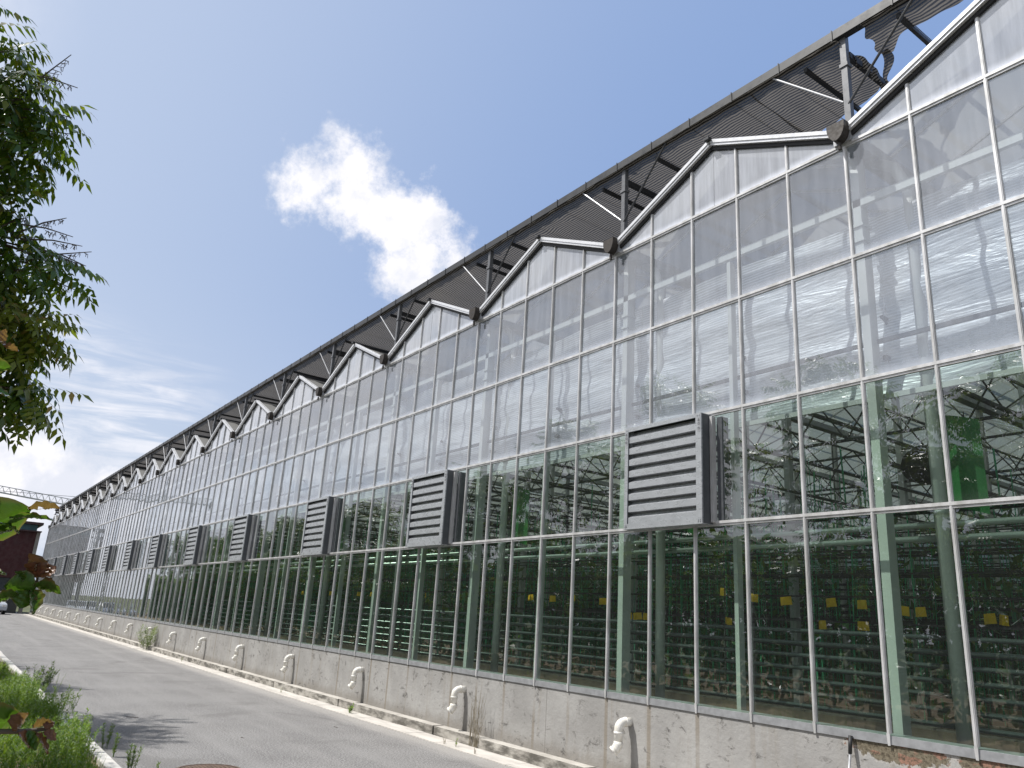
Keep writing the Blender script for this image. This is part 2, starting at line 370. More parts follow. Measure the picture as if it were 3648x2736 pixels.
def mat_bigleaf(name, green, edge):
    m, g, out = new_mat(name)
    co = g.node('ShaderNodeTexCoord').outputs['UV']
    P = g.node('ShaderNodeNewGeometry').outputs['Position']
    s = g.node('ShaderNodeSeparateXYZ', {0: co}).outputs
    ax = g.math('ABSOLUTE', g.math('SUBTRACT', s[1], .5))
    vein = g.math('MULTIPLY', g.ramp(g.math('ABSOLUTE', g.math('SUBTRACT', g.math('FRACT', g.math('ADD', g.math('MULTIPLY', s[0], 9), g.math('MULTIPLY', ax, 5))), .5)), .08, .0), .25)
    mid = g.ramp(ax, .035, .01, 0, .5)
    c = g.mix(g.ramp(g.noise(P, 22, 4), .35, .65), green, tuple(x*.72 for x in green))
    c = g.mix(g.math('MAXIMUM', vein, mid), c, tuple(min(1, x*1.7) for x in green))
    c = g.mix(g.math('MULTIPLY', g.ramp(g.math('ADD', g.math('MULTIPLY', ax, 2), g.noise(P, 14, 4)), 1.15, 1.5), .9), c, edge)
    df = g.node('ShaderNodeBsdfDiffuse', {'Color': c}); tl = g.node('ShaderNodeBsdfTranslucent', {'Color': g.mix(.18, c, (.3, .45, .02))})
    a = g.node('ShaderNodeMixShader', {0: .45, 1: df.outputs[0], 2: tl.outputs[0]})
    gl = g.node('ShaderNodeBsdfGlossy', {'Color': (1, 1, 1, 1), 'Roughness': .32})
    b = g.node('ShaderNodeMixShader', {0: g.fres(1.38), 1: a.outputs[0], 2: gl.outputs[0]})
    g.l.new(b.outputs[0], out.inputs[0])
mat_bigleaf('shrub_leaf', (.045, .13, .012), (.14, .11, .03))
mat_bigleaf('shrub_leaf_brown', (.22, .085, .045), (.12, .05, .03))

# ------------------------------------------------------------------ mesh helpers
class MB:
    def __init__(s): s.v = []; s.f = []; s.uv = None
    def add(s, vs, fs):
        b = len(s.v); s.v.extend([tuple(v) for v in vs]); s.f.extend([tuple(i+b for i in f) for f in fs]); return s
    def box(s, x0, x1, y0, y1, z0, z1):
        return s.add([(x, y, z) for z in (z0, z1) for y in (y0, y1) for x in (x0, x1)],
                     [(0, 2, 3, 1), (4, 5, 7, 6), (0, 1, 5, 4), (2, 6, 7, 3), (0, 4, 6, 2), (1, 3, 7, 5)])
    def bar(s, a, b, w, h=None, up=(0, 0, 1)):      # square bar between two points
        a = Vector(a); b = Vector(b); h = h or w; d = (b-a).normalized(); u = Vector(up)
        if abs(d.dot(u)) > .98: u = Vector((0, 1, 0))
        sx = d.cross(u).normalized(); sy = sx.cross(d).normalized()
        vs = [p+sx*(i*w/2)+sy*(j*h/2) for p in (a, b) for i, j in ((-1, -1), (1, -1), (1, 1), (-1, 1))]
        return s.add(vs, [(0, 3, 2, 1), (4, 5, 6, 7), (0, 1, 5, 4), (1, 2, 6, 5), (2, 3, 7, 6), (3, 0, 4, 7)])
    def tube(s, pts, r, n=8, cap=True):
        pts = [Vector(p) for p in pts]; rs = r if isinstance(r, (list, tuple)) else [r]*len(pts)
        vs = []; N = len(pts); ref = None
        for i, p in enumerate(pts):
            d = (pts[min(i+1, N-1)]-pts[max(i-1, 0)]).normalized()
            if ref is None:
                ref = Vector((0, 0, 1)) if abs(d.z) < .9 else Vector((0, 1, 0))
            a = d.cross(ref).normalized(); b = a.cross(d).normalized(); ref = b
            for k in range(n):
                t = 2*math.pi*k/n; vs.append(p+(a*math.cos(t)+b*math.sin(t))*rs[i])
        fs = [(i*n+k, i*n+(k+1) % n, (i+1)*n+(k+1) % n, (i+1)*n+k) for i in range(N-1) for k in range(n)]
        if cap: fs += [tuple(range(n))[::-1], tuple(range((N-1)*n, N*n))]
        return s.add(vs, fs)
    def mesh(s, name, mat, smooth=False, bevel=0):
        me = bpy.data.meshes.new(name); me.from_pydata(s.v, [], s.f); me.update()
        if mat: me.materials.append(MATS[mat] if isinstance(mat, str) else mat)
        if smooth: me.polygons.foreach_set('use_smooth', [True]*len(me.polygons))
        return me
    def build(s, name, mat, parent=None, loc=None, smooth=False, bevel=0):
        o = bpy.data.objects.new(name, s.mesh(name, mat, smooth)); col.objects.link(o)
        if loc is not None: o.location = loc
        if parent is not None: o.parent = parent
        if bevel:
            md = o.modifiers.new('bevel', 'BEVEL'); md.width = bevel; md.segments = 2; md.limit_method = 'ANGLE'
        return o
def np_obj(name, V, Fq, mat, parent=None):          # V (n,3), Fq (m,k)
    me = bpy.data.meshes.new(name); n = len(V); m, k = Fq.shape
    me.vertices.add(n); me.vertices.foreach_set('co', V.astype(np.float32).ravel())
    me.loops.add(m*k); me.loops.foreach_set('vertex_index', Fq.astype(np.int32).ravel())
    me.polygons.add(m); me.polygons.foreach_set('loop_start', np.arange(0, m*k, k, dtype=np.int32))
    me.polygons.foreach_set('loop_total', np.full(m, k, dtype=np.int32)); me.update(calc_edges=True)
    me.materials.append(MATS[mat])
    o = bpy.data.objects.new(name, me); col.objects.link(o)
    if parent is not None: o.parent = parent
    return o
def tag(o, label=None, cat=None, group=None, kind=None):
    for k, v in (('label', label), ('category', cat), ('group', group), ('kind', kind)):
        if v: o[k] = v
    return o
def thing(name, label, cat, loc=(0, 0, 0), group=None, rz=0):
    o = bpy.data.objects.new(name, None); col.objects.link(o); o.location = loc; o.rotation_euler = (0, 0, rz)
    return tag(o, label, cat, group)
def struct(o): o['kind'] = 'structure'; return o
def copy_tree(o, parent=None):
    c = o.copy(); col.objects.link(c); c.parent = parent
    for ch in [x for x in bpy.data.objects if x.parent == o]: copy_tree(ch, c)
    return c
# ------------------------------------------------------------------ ground, road, kerbs
XA, XB = -80.4, 8.0                 # greenhouse from its far end to beyond the right edge of the photo
DEEP = 40.0
struct(MB().add([(-3000, -3000, -.06), (3000, -3000, -.06), (3000, 3000, -.06), (-3000, 3000, -.06)], [(0, 1, 2, 3)]).build('ground', 'far_ground'))
struct(MB().box(-110, 14, -5.56, -.62, -.05, 0.0).build('road', 'asphalt'))
b = MB(); x = XA
while x < 9:                         # pale drain covers laid end to end beside the road
    b.box(x+.004, x+.996, -.615+random.uniform(-.006, .006), -.21, -.04, .012+random.uniform(-.003, .003)); x += 1.0
struct(b.build('drain_channel', 'strip_concrete'))
b = MB(); x = XA
while x < 9:                         # low concrete ledge under the wall, cut below every drain pipe
    b.box(x+.03, x+3.97, -.205, -.002, -.02, .155); b.box(x-.03, x+.03, -.12, -.002, -.02, .12); x += 4.0
for v in range(len(b.v)): b.v[v] = (b.v[v][0]+.25, b.v[v][1], b.v[v][2])
struct(b.build('pavement_ledge', 'ledge_concrete'))
b = MB(); x = -100
while x < 9:
    w = random.uniform(-.008, .008)
    b.box(x+.006, x+.994, -5.72+w, -5.565+w, -.05, .115+random.uniform(-.006, .006)); x += 1.0
struct(b.build('kerb', 'kerb_stone', bevel=.012))
V = []; Fc = []
nx, ny = 160, 26
for j in range(ny+1):
    for i in range(nx+1):
        xx = -110+122*i/nx; yy = -5.715-24*(j/ny)**1.6
        V.append((xx, yy, .02+.05*math.sin(xx*1.7+yy)+.03*math.sin(yy*3.1+xx*.6)+(.04 if j else .0)))
Fc = [(j*(nx+1)+i+1, j*(nx+1)+i, (j+1)*(nx+1)+i, (j+1)*(nx+1)+i+1) for j in range(ny) for i in range(nx)]
struct(MB().add(V, Fc).build('garden_soil', 'soil', smooth=True))

# ------------------------------------------------------------------ greenhouse
GH = thing('greenhouse', 'long multi-span glass greenhouse with saw-tooth gables, grey louvred fans and a low plaster wall', 'greenhouse', (0, 0, 0))
PANE = .8; BAY = 4.0
Z_SILL, Z_D, Z_C, Z_B, Z_A, Z_R = 1.125, 3.285, 4.716, 6.20, 7.70, 8.72
Z_G = 7.88                          # gutter level where the gable trims start
GUT = [-BAY*k for k in range(-2, 21)]            # gutter lines, right to left
MULL = [round(PANE*k, 3) for k in range(10, -101, -1)]
MB().box(XA, XB, 0, .24, -.04, 1.10).build('plinth_wall', 'plaster_wall', GH)
b = MB(); b.box(XA, XB, -.016, .25, 1.10, 1.128); b.box(XA, XB, -.016, -.012, 1.05, 1.10)
b.build('sill', 'galv_light', GH)
def z_top(x):                        # gable line over x
    t = (-x) % BAY; d = min(t, BAY-t)
    return Z_G-.04+(Z_R-Z_G)*(d/(BAY/2))
# fans: which panes they cover
FANS = [2.46, -3.50, -9.80, -15.50, -21.80, -27.50, -33.85, -39.6, -45.9, -51.7, -58.0, -63.8, -70.1, -75.8]
FW = 1.40
# glazing bars
def bar_obj(x, parts=None):
    b = MB(); spans = [(1.05, z_top(x))]
    for f in FANS:
        if f-.02 < x < f+FW+.02: spans = [(1.05, Z_D-.02), (Z_C+.02, z_top(x))]
    for a, c in spans:
        w = .017
        if a < 1.1:                  # foot tapers back to the wall
            b.add([(-w*.7, -.026, a-.01), (w*.7, -.026, a-.01), (w*.7, -.017, a-.01), (-w*.7, -.017, a-.01),
                   (-w, -.034, a+.10), (w, -.034, a+.10), (w, -.017, a+.10), (-w, -.017, a+.10)],
                  [(0, 3, 2, 1), (0, 1, 5, 4), (1, 2, 6, 5), (2, 3, 7, 6), (3, 0, 4, 7)])
            a = a+.10
        b.box(-w, w, -.022, .022, a, c)
        b.box(-w*.55, w*.55, -.028, -.022, a, c)
        b.box(w, w+.008, -.004, .002, a, c); b.box(-w-.008, -w, -.004, .002, a, c)
    return b
for i, x in enumerate(MULL[:100]):
    bar_obj(x).build('glazing_bar', 'white_alu', GH, (x, 0, 0))
b = MB()
for x in MULL[100:]:
    q = bar_obj(x); b.add([(v[0]+x, v[1], v[2]) for v in q.v], q.f)
o = b.build('glazing_bar', 'white_alu', GH); o['kind'] = 'stuff'
for zr in (Z_D, Z_C, Z_B, Z_A):
    b = MB(); b.box(XA, XB, -.018, .018, zr-.030, zr+.030); b.box(XA, XB, -.030, -.018, zr-.004, zr+.030)
    b.build('transom', 'white_alu', GH)
# corner post at the far end
MB().box(XA-.08, XA, -.06, .30, -.02, Z_G).build('corner_post', 'galv_light', GH)
# panes
def pane_quads(x0, x1, zb, zt0, zt1, tilt):
    ya = .004+tilt*.006; yb = .004-tilt*.006
    return [(x0, ya, zb), (x1, yb, zb), (x1, yb, zt1), (x0, ya, zt0)]
rows = [(Z_SILL, Z_D, 'glass'), (Z_D, Z_C, 'glass'), (Z_C, Z_B, 'glass_upper'), (Z_B, Z_A, 'glass_upper')]
panes = []
for k in range(len(MULL)-1):
    x1, x0 = MULL[k], MULL[k+1]; xm = (x0+x1)/2
    for (za, zb, mt) in rows:
        cut = None
        if (za, zb) == (Z_D, Z_C):
            lo, hi = x0, x1; segs = [(x0, x1)]
            for f in FANS:
                ns = []
                for a, c in segs:
                    if f+FW <= a or f >= c: ns.append((a, c)); continue
                    if a < f: ns.append((a, f))
                    if c > f+FW: ns.append((f+FW, c))
                segs = ns
            for a, c in segs:
                if c-a > .05: panes.append((a, c, za, zb, zb, mt))
        else: panes.append((x0, x1, za, zb, zb, mt))
    # gable pane (five-sided in the middle)
    if abs(((-xm) % BAY)-2) < .1: panes.append((x0, xm, Z_A, z_top(x0), z_top(xm), 'glass_gable')); panes.append((xm, x1, Z_A, z_top(xm), z_top(x1), 'glass_gable'))
    else: panes.append((x0, x1, Z_A, z_top(x0), z_top(x1), 'glass_gable'))
def near(p): return (Vector(((p[0]+p[1])/2, 0, p[2]))-CAM).length if p[0] < 3.3 else 50+p[0]
panes.sort(key=near)
for p in panes[:100]:
    b = MB(); b.add(pane_quads(p[0], p[1], p[2], p[3], p[4], random.uniform(-1, 1)), [(0, 1, 2, 3)])
    b.build('glass_pane', p[5], GH)
for mt in ('glass', 'glass_upper', 'glass_gable'):
    b = MB()
    for p in panes[100:]:
        if p[5] == mt: b.add(pane_quads(p[0], p[1], p[2], p[3], p[4], random.uniform(-1, 1)), [(0, 1, 2, 3)])
    o = b.build('glass_pane', mt, GH); o['kind'] = 'stuff'
# gable trims, ridges, gutters, roofs
capmesh = None
for gi, gx in enumerate(GUT):
    xr = gx-BAY/2; xl = gx-BAY
    if xl < XA-.1: xl = None
    # gutter with its brown end cap
    b = MB(); b.box(gx-.11, gx+.11, -.06, DEEP, Z_G-.16, Z_G-.01)
    gt = b.build('gutter', 'galv_light', GH)
    b = MB(); prof = [(-.115, .095)]+[(-.112*math.cos(t), .02-.165*math.sin(t)**1.3) for t in np.linspace(0, math.pi, 11)]+[(.115, .095)]
    n = len(prof)
    b.add([(gx+px, yy, Z_G-.035+pz) for yy in (-.19, -.062) for px, pz in prof],
          [tuple(range(n))[::-1] and tuple(range(n)), tuple(range(2*n-1, n-1, -1))]+[(i, i+n, (i+1) % n+n, (i+1) % n) for i in range(n)])
    b.build('end_cap', 'gutter_cap', gt)
    MB().tube([(gx+.01, -.13, Z_G-.20), (gx+.01, -.13, Z_G-.29)], .022, 8).build('outlet', 'gutter_cap', gt)
    if xl is None: continue
    for s in (0, 1):
        a = Vector((gx-.09, 0, Z_G)) if s == 0 else Vector((xl+.09, 0, Z_G)); c = Vector((xr, 0, Z_R+.03))
        b = MB(); b.bar(a+Vector((0, -.03, 0)), c+Vector((0, -.03, 0)), .10, .075)
        b.bar(a+Vector((0, -.088, .025)), c+Vector((0, -.088, .025)), .012, .05)
        b.build('gable_trim', 'bright_alu', GH)
        b = MB(); b.bar(a+Vector((0, -.004, -.066)), c+Vector((0, -.004, -.066)), .06, .055); b.build('gable_seal', 'rubber', GH)
        # roof slope
        e0 = (gx if s == 0 else xl); b = MB()
        b.add([(e0, .05, Z_G+.01), (xr, .05, Z_R+.01), (xr, DEEP, Z_R+.01), (e0, DEEP, Z_G+.01)], [(0, 1, 2, 3) if s else (0, 3, 2, 1)])
        rf = b.build('roof_slope', 'roof_glass', GH)
        b = MB()
        for yy in np.arange(.9, DEEP, .9): b.bar((e0, yy, Z_G-.02), (xr, yy, Z_R-.02), .03, .035)
        b.build('rafter', 'bright_alu', rf)
    b = MB(); b.box(xr-.045, xr+.045, -.16, DEEP, Z_R+.045, Z_R+.085); b.build('ridge_cap', 'dark_steel', GH)
# back and end walls of the house
b = MB(); b.add([(XA, DEEP, 0), (XB, DEEP, 0), (XB, DEEP, 5.0), (XA, DEEP, 5.0)], [(0, 1, 2, 3)]); b.build('rear_wall', 'rear_panel', GH)
MB().add([(XA, DEEP, 5.0), (XB, DEEP, 5.0), (XB, DEEP, Z_R+.1), (XA, DEEP, Z_R+.1)], [(0, 1, 2, 3)]).build('rear_gable', 'roof_glass', GH)
b = MB(); b.add([(XA, .25, 0), (XA, DEEP, 0), (XA, DEEP, Z_G), (XA, .25, Z_G)], [(0, 1, 2, 3)]); b.build('end_wall', 'rear_panel', GH)
b = MB(); b.add([(XB, .25, 0), (XB, DEEP, 0), (XB, DEEP, Z_G), (XB, .25, Z_G)], [(0, 1, 2, 3)]); b.build('end_wall', 'rear_panel', GH)
MB().box(XA, XB, .24, DEEP, -.03, .02).build('floor', 'ground_sheet', GH)
# columns and beams behind the glass
for gx in GUT:
    if gx < XB: 
        b = MB(); b.box(gx-.13, gx-.03, .30, .46, 0.02, 7.72); b.box(gx-.15, gx-.01, .28, .48, 6.55, 6.59); b.box(gx-.15, gx-.01, .28, .48, 6.75, 6.79)
        b.build('column', 'pale_steel', GH, bevel=0)
        MB().box(gx-2.05, gx-1.99, .30, .40, 0.02, 6.98).build('column', 'pale_steel', GH)
        b = MB(); b.tube([(gx+.40, .62, .05), (gx+.40, .62, 7.2), (gx+.25, .62, 7.55), (gx+.02, .62, 7.72)], .068, 14)
        for zz in (3.3, 4.85, 6.4): b.tube([(gx+.40, .62, zz), (gx+.40, .62, zz+.08)], .077, 14)
        b.build('downpipe', 'pale_steel', GH, smooth=True)
b = MB()
for gx in GUT:
    for yy in (4.4, 8.4, 12.4, 16.4, 20.4, 24.4): b.box(gx-.14, gx-.02, yy, yy+.12, 0.02, 7.72)
o = b.build('inner_column', 'pale_steel', GH); o['kind'] = 'stuff'
b = MB(); b.box(XA, XB, .30, .36, 7.02, 7.12); b.box(XA, XB, .48, .52, 4.62, 4.68)
b.build('wall_beam', 'pale_steel', GH)
b = MB()
for yy in (.44, 4.46, 8.46, 12.46, 16.46, 20.46, 24.46):     # lattice girders across the bays
    b.bar((XA, yy, 5.30), (XB, yy, 5.30), .045); b.bar((XA, yy, 6.00), (XB, yy, 6.00), .045) if yy > 1 else None
    if yy > 1:
        x = XA; k = 0
        while x < XB-.5:
            b.bar((x, yy, 5.30 if k % 2 else 6.0), (x+.5, yy, 6.0 if k % 2 else 5.30), .022); x += .5; k += 1
    else: pass
for gx in [-BAY*k+dx for k in range(-2, 12) for dx in (0, -2)]:
    for zz, w in ((5.12, .05), (5.62, .035)): b.bar((gx, .5, zz), (gx, 26, zz), w)
    for k in range(24): b.bar((gx, .5+k, 5.12 if k % 2 else 5.62), (gx, 1.5+k, 5.62 if k % 2 else 5.12), .018)
b.build('lattice_girder', 'dark_steel', GH)
# wrinkled thermal screen hung behind the upper panes, one length per bay
for gi, gx in enumerate(GUT):
    if gx-BAY < XA-.1 or gx > 6: continue
    V = []; nx, nz = 40, 22
    for j in range(nz+1):
        for i in range(nx+1):
            xx = gx-BAY*i/nx; zz = 4.68+(6.98-4.68)*j/nz
            yy = .58+.025*math.sin(xx*2.1+zz*1.3)+.018*math.sin(zz*9+xx*1.1+gi)+.01*math.sin(zz*17-xx*2.3)
            V.append((xx, yy, zz))
    MB().add(V, [(j*(nx+1)+i, (j+1)*(nx+1)+i, (j+1)*(nx+1)+i+1, j*(nx+1)+i+1) for j in range(nz) for i in range(nx)]).build('thermal_screen', 'thermal_screen', GH, smooth=True)

# ---- shade structure over the roof
Z_N = 9.36
b = MB(); b.box(XA, XB, .06, .10, Z_N, Z_N+.13); b.box(XA, XB, .10, .17, Z_N+.115, Z_N+.13); b.box(XA, XB, .10, .17, Z_N, Z_N+.012)
xx = XA+.3
while xx < XB: b.box(xx-.008, xx+.008, .050, .058, Z_N-.02, Z_N+.145); xx += .8
b.build('shade_rail', 'rail_steel', GH)
for gx in GUT:
    if gx > 7: continue
    b = MB(); b.box(gx-.04, gx+.04, .12, .20, Z_G-.05, Z_N+.19); b.box(gx-.055, gx+.055, .105, .215, 8.92, 8.97)
    po = b.build('shade_post', 'post_steel', GH)
    MB().tube([(gx+.02, .13, 8.36), (gx+.98, .10, Z_N)], .017, 8).build('brace', 'dark_steel', po)
    MB().tube([(gx-.05, .13, 8.42), (gx-1.03, .10, Z_N)], .014, 8).build('brace', 'galv_light', po)
    b = MB(); b.bar((gx+.02, .2, 9.12), (gx+.02, DEEP, 9.12), .06, .09); b.build('purlin', 'dark_steel', po)
    for dx in (.70, -.57): MB().bar((gx+dx, .17, 9.25), (gx+dx, DEEP, 9.25), .045, .06).build('purlin', 'dark_steel', po)
    b = MB()
    for yy in (4.4, 8.4, 12.4, 20.4, 30): b.bar((gx+.02, yy, Z_G), (gx+.02, yy, 9.1), .06)
    b.build('inner_post', 'galv', po)
b = MB(); xx = XA+.3
while xx < XB: b.bar((xx, .17, Z_N-.02), (xx, DEEP, Z_N-.02), .007); xx += .8
b.build('net_wire', 'dark_steel', GH)
def net_piece(x0, x1, y0, y1, dx, dy, keep=lambda x, y: True, drop=lambda x, y: 0.0):
    xs = np.arange(x0, x1+dx*.5, dx); ys = np.arange(y0, y1+dy*.5, dy); V = []; idx = {}
    for j, yy in enumerate(ys):
        for i, xx in enumerate(xs):
            idx[(i, j)] = len(V)
            zz = Z_N-.012-.04*min(1, (yy-.06)/.25)-.022*math.sin(xx*7.85)**2*min(1, (yy-.06)/.25)-.012*math.sin(yy*3.1+xx*.7)-.02*math.sin(yy*1.3)*math.sin(xx*.9)-drop(xx, yy)
            V.append((xx, yy, zz))
    fs = [(idx[(i, j)], idx[(i+1, j)], idx[(i+1, j+1)], idx[(i, j+1)]) for j in range(len(ys)-1) for i in range(len(xs)-1) if keep(xs[i]+dx/2, ys[j]+dy/2)]
    return V, fs
V, fs = net_piece(XA, -1.4, .062, 2.6, .2, .11); b = MB().add(V, fs)
b.build('shade_net', 'shade_net', GH, smooth=True)
def sheet(fx, nu, nv):
    V = [fx(i/nu, j/nv) for j in range(nv+1) for i in range(nu+1)]
    return V, [(j*(nu+1)+i, j*(nu+1)+i+1, (j+1)*(nu+1)+i+1, (j+1)*(nu+1)+i) for j in range(nv) for i in range(nu)]
def lerp_tab(tab, t):
    for (a0, v0), (a1, v1) in zip(tab[:-1], tab[1:]):
        if t <= a1: return v0+(v1-v0)*(t-a0)/(a1-a0)
    return tab[-1][1]
b = MB()
# torn bay, part still fixed: rear edge runs in towards the post, side edge droops
def f1(u, v):
    yb = lerp_tab([(0, 2.4), (.12, 1.60), (.45, 1.50), (.75, 1.42), (.92, 1.30), (1, 1.22)], u)
    y = .062+(yb-.062)*v; xe = lerp_tab([(0, -.04), (.25, .0), (.6, .05), (1, -.10)], v)+.02*math.sin(v*19)
    x = -1.42+(xe+1.42)*u
    k = min(1, (y-.06)/.25)
    return (x, y, Z_N-.012-.048*k-k*.025*math.sin(x*7.85)**2-k*.03*math.sin(y*5+x*3)-.02*math.sin(x*13+y*9)*u-.03*max(0, u-.85)/.15)
V, fs = sheet(f1, 60, 40); b.add(V, fs)
# its drooping side fold
def f2(u, v):
    x0, y0, z0 = f1(1, .12+.88*u)
    L_ = .10+.22*math.sin(min(1, u*1.1)*2.6)+.03*math.sin(u*23)
    return (x0+.05*v+.035*math.sin(u*26)*v, y0+.05*v, z0-L_*v)
V, fs = sheet(f2, 50, 10); b.add(V, fs)
# the loose flap along the rail
def f3(u, v):
    x = .20+7.0*u**1.25
    yb = lerp_tab([(.0, .62), (.28, .70), (.45, .58), (.75, .52), (1.2, .56), (3, .62), (9, .55)], x-.05)+.03*math.sin(x*8)
    ya = .062; y = ya+(yb-ya)*v
    x = x+(.08*(1-v)*math.exp(-(x-.2)*6)+.03*math.sin(v*14))*math.exp(-(x-.2)*4)
    return (x, y, Z_N-.012-.038*min(1, v*4)-.05*v*math.exp(-(x-.2))-.02*math.sin(x*14+v*3)*v-.012*math.sin(v*22+x*3))
V, fs = sheet(f3, 150, 16); b.add(V, fs)
# narrow twisted tail of the flap
def f4(u, v):
    w = .05*(1-.25*v)+.02*math.sin(v*7)
    return (.24-.24*v+w*2*u+.02*math.sin(v*9), .60+.52*v+.02*math.sin(u*6+v*5), Z_N-.10-.16*v-.05*math.sin(v*3)-.03*u)
V, fs = sheet(f4, 8, 20); b.add(V, fs)
b.build('torn_shade_net', 'shade_net', GH, smooth=True)

# ---- louvred exhaust fans
def make_fan():
    fan = MB(); W = FW; z0, z1 = Z_D-.02, Z_C-.02; ya = -.205
    # shell: sides, top, bottom with a front flange
    fan.box(0, .012, ya, .02, z0, z1); fan.box(W-.012, W, ya, .02, z0, z1)
    fan.box(.012, W-.012, ya, .02, z0, z0+.012); fan.box(.012, W-.012, ya, .02, z1-.012, z1)
    fan.box(.002, .065, ya-.012, ya, z0, z1); fan.box(W-.095, W-.002, ya-.012, ya, z0, z1)
    fan.box(.065, W-.095, ya-.012, ya, z1-.055, z1); fan.box(.065, W-.095, ya-.012, ya, z0, z0+.075)
    for xx in (.03, .055, W-.03, W-.065):
        for zz in (z0+.035, z0+.055, z1-.03): fan.tube([(xx, ya-.018, zz), (xx, ya-.011, zz)], .009, 8)
    o = fan.build('exhaust_fan', 'louvre', GH)
    MB().box(.05, W-.05, -.09, -.08, z0+.02, z1-.02).build('inner_panel', 'louvre_dark', o)
    MB().box(W-.002, W+.006, ya+.01, -.02, z0+.01, z1-.01).build('side_sheet', 'louvre_dark', o)
    MB().box(W+.015, W+.055, -.075, .0, z0+.03, z1-.03).build('edge_bar', 'white_alu', o)
    MB().box(W+.075, W+.16, -.004, .12, z0+.05, z1-.04).build('edge_plate', 'louvre_dark', o)
    n = 8; h = (z1-.055-z0-.075)/n
    for k in range(n):
        zb = z0+.075+k*h; b = MB(); xa, xb = .070, W-.10
        prof = [(-.200, .0), (-.200, h*.52), (-.164, h*.64), (-.160, h*.67), (-.135, h*.68), (-.135, h*.82), (-.120, h*.84), (-.120, h*1.0)]
        vs = [(xx, y, zb+zz) for xx in (xa, xb) for y, zz in prof]; m = len(prof)
        b.add(vs, [(i, i+m, i+m+1, i+1) for i in range(m-1)])
        b.add([(xx, y, zb+zz) for xx in (xa, xb) for y, zz in [(-.200, 0), (-.13, -.006)]], [(0, 1, 3, 2)])
        b.build('louvre_slat', 'louvre', o)
    # small warning stickers at the upper corners
    for xx in (.010, W-.060):
        s = MB(); zt = z1-.06
        s.box(xx, xx+.046, ya-.0145, ya-.0125, zt-.19, zt); st = s.build('sticker', 'galv_light', o)
        y = ya-.0165; c = xx+.023; t = MB()
        for (p, q) in (((c-.014, zt-.045), (c+.014, zt-.045)), ((c+.014, zt-.045), (c, zt-.018)), ((c, zt-.018), (c-.014, zt-.045))):
            t.bar((p[0], y, p[1]), (q[0], y, q[1]), .002, .003, up=(0, 1, 0))
        t.build('symbol', 'louvre_dark', o)
        for zc in (-.085, -.145):
            t = MB(); pts = [(c+.015*math.cos(a), y, zt+zc+.015*math.sin(a)) for a in np.linspace(0, 2*math.pi, 15)]
            for p, q in zip(pts[:-1], pts[1:]): t.bar(p, q, .002, .003, up=(0, 1, 0))
            if zc < -.1: t.bar((c-.010, y, zt-.135), (c+.010, y, zt-.155), .002, .003, up=(0, 1, 0))
            t.build('symbol', 'louvre_dark', o)
    return o
fan0 = make_fan(); fan0.location = (FANS[0], 0, 0)
fan0_kids = [c for c in fan0.children]
for f in FANS[1:]:
    o = copy_tree(fan0, GH); o.location = (f, 0, 0)

# ---- drain elbows through the plinth
def make_drain():
    r = .055; pts = [(0, .01, 0), (0, -.10, 0)]
    for t in np.linspace(0, math.pi/2, 7)[1:]: pts.append((-.02*math.sin(t), -.10-.085*math.sin(t), -.085*(1-math.cos(t))))
    pts += [(-.02, -.185, -.24)]
    b = MB(); b.tube(pts, r, 18, cap=True)
    for a in (0, .035): pass
    o = b.build('drain_pipe', 'pvc', GH, smooth=True)
    c = MB(); c.tube([(0, -.095, 0), (0, -.075, 0)], r+.006, 18)
    c.tube([(-.02, -.185, -.115), (-.02, -.185, -.145)], r+.007, 18)
    c.build('collar', 'pvc', o, smooth=True)
    e = MB(); e.tube([(-.02, -.185, -.235), (-.02, -.188, -.27), (-.035, -.205, -.315), (-.05, -.225, -.345)], [r+.005, r+.005, r+.006, r+.008], 18)
    e.tube([(-.048, -.223, -.338), (-.060, -.238, -.358)], r+.013, 18)
    e.build('elbow', 'pvc', o, smooth=True)
    MB().tube([(-.0603, -.2384, -.3585), (-.0607, -.2389, -.3592)], r-.004, 16).build('opening', 'pvc_inside', o)
    return o
dr0 = make_drain(); dr0.location = (-3.54, 0, .80)
for k in range(-1, 19):
    if k == 0: continue
    o = copy_tree(dr0, GH); o.location = (-3.56-3.99*k, 0, .80+random.uniform(-.008, .008)-.0008*k); o.rotation_euler = (0, 0, random.uniform(-.05, .10))

# ------------------------------------------------------------------ inside the house
def x_pipe(b, y, z, r, sag=0.0, n=8): b.tube([(XA+.4, y, z), (XB-.1, y, z)], r, n)
HP = thing('heating_pipe_rack', 'rack of smooth grey heating pipes hung in a ladder behind the lowest glass panes', 'heating pipes', (0, .8, 1.2))
for k in range(7):
    b = MB(); x_pipe(b, 0, .022+.140*k, .026, n=12); b.build('pipe', 'pipe_dark', HP, smooth=True)
b = MB(); xx = -78.6
while xx < 8:
    b.tube([(xx, -.01, 2.3), (xx, -.01, -.02)], .006, 6)
    for k in range(7):
        zc = .022+.14*k
        b.tube([(xx+.0, -.034*math.cos(t)-.0, zc+.034*math.sin(t)) for t in np.linspace(-.6, 3.6, 9)], .007, 6)
    xx += 4.0
b.build('hook_chain', 'black_plastic', HP)
HP2 = thing('overhead_pipe_pair', 'pair of thick pale pipes running just below the middle glass rail', 'pipes', (0, .8, 3.08))
for k in range(2):
    b = MB(); x_pipe(b, 0, .145*k, .034, n=14); b.build('pipe', 'pipe_grey', HP2, smooth=True)

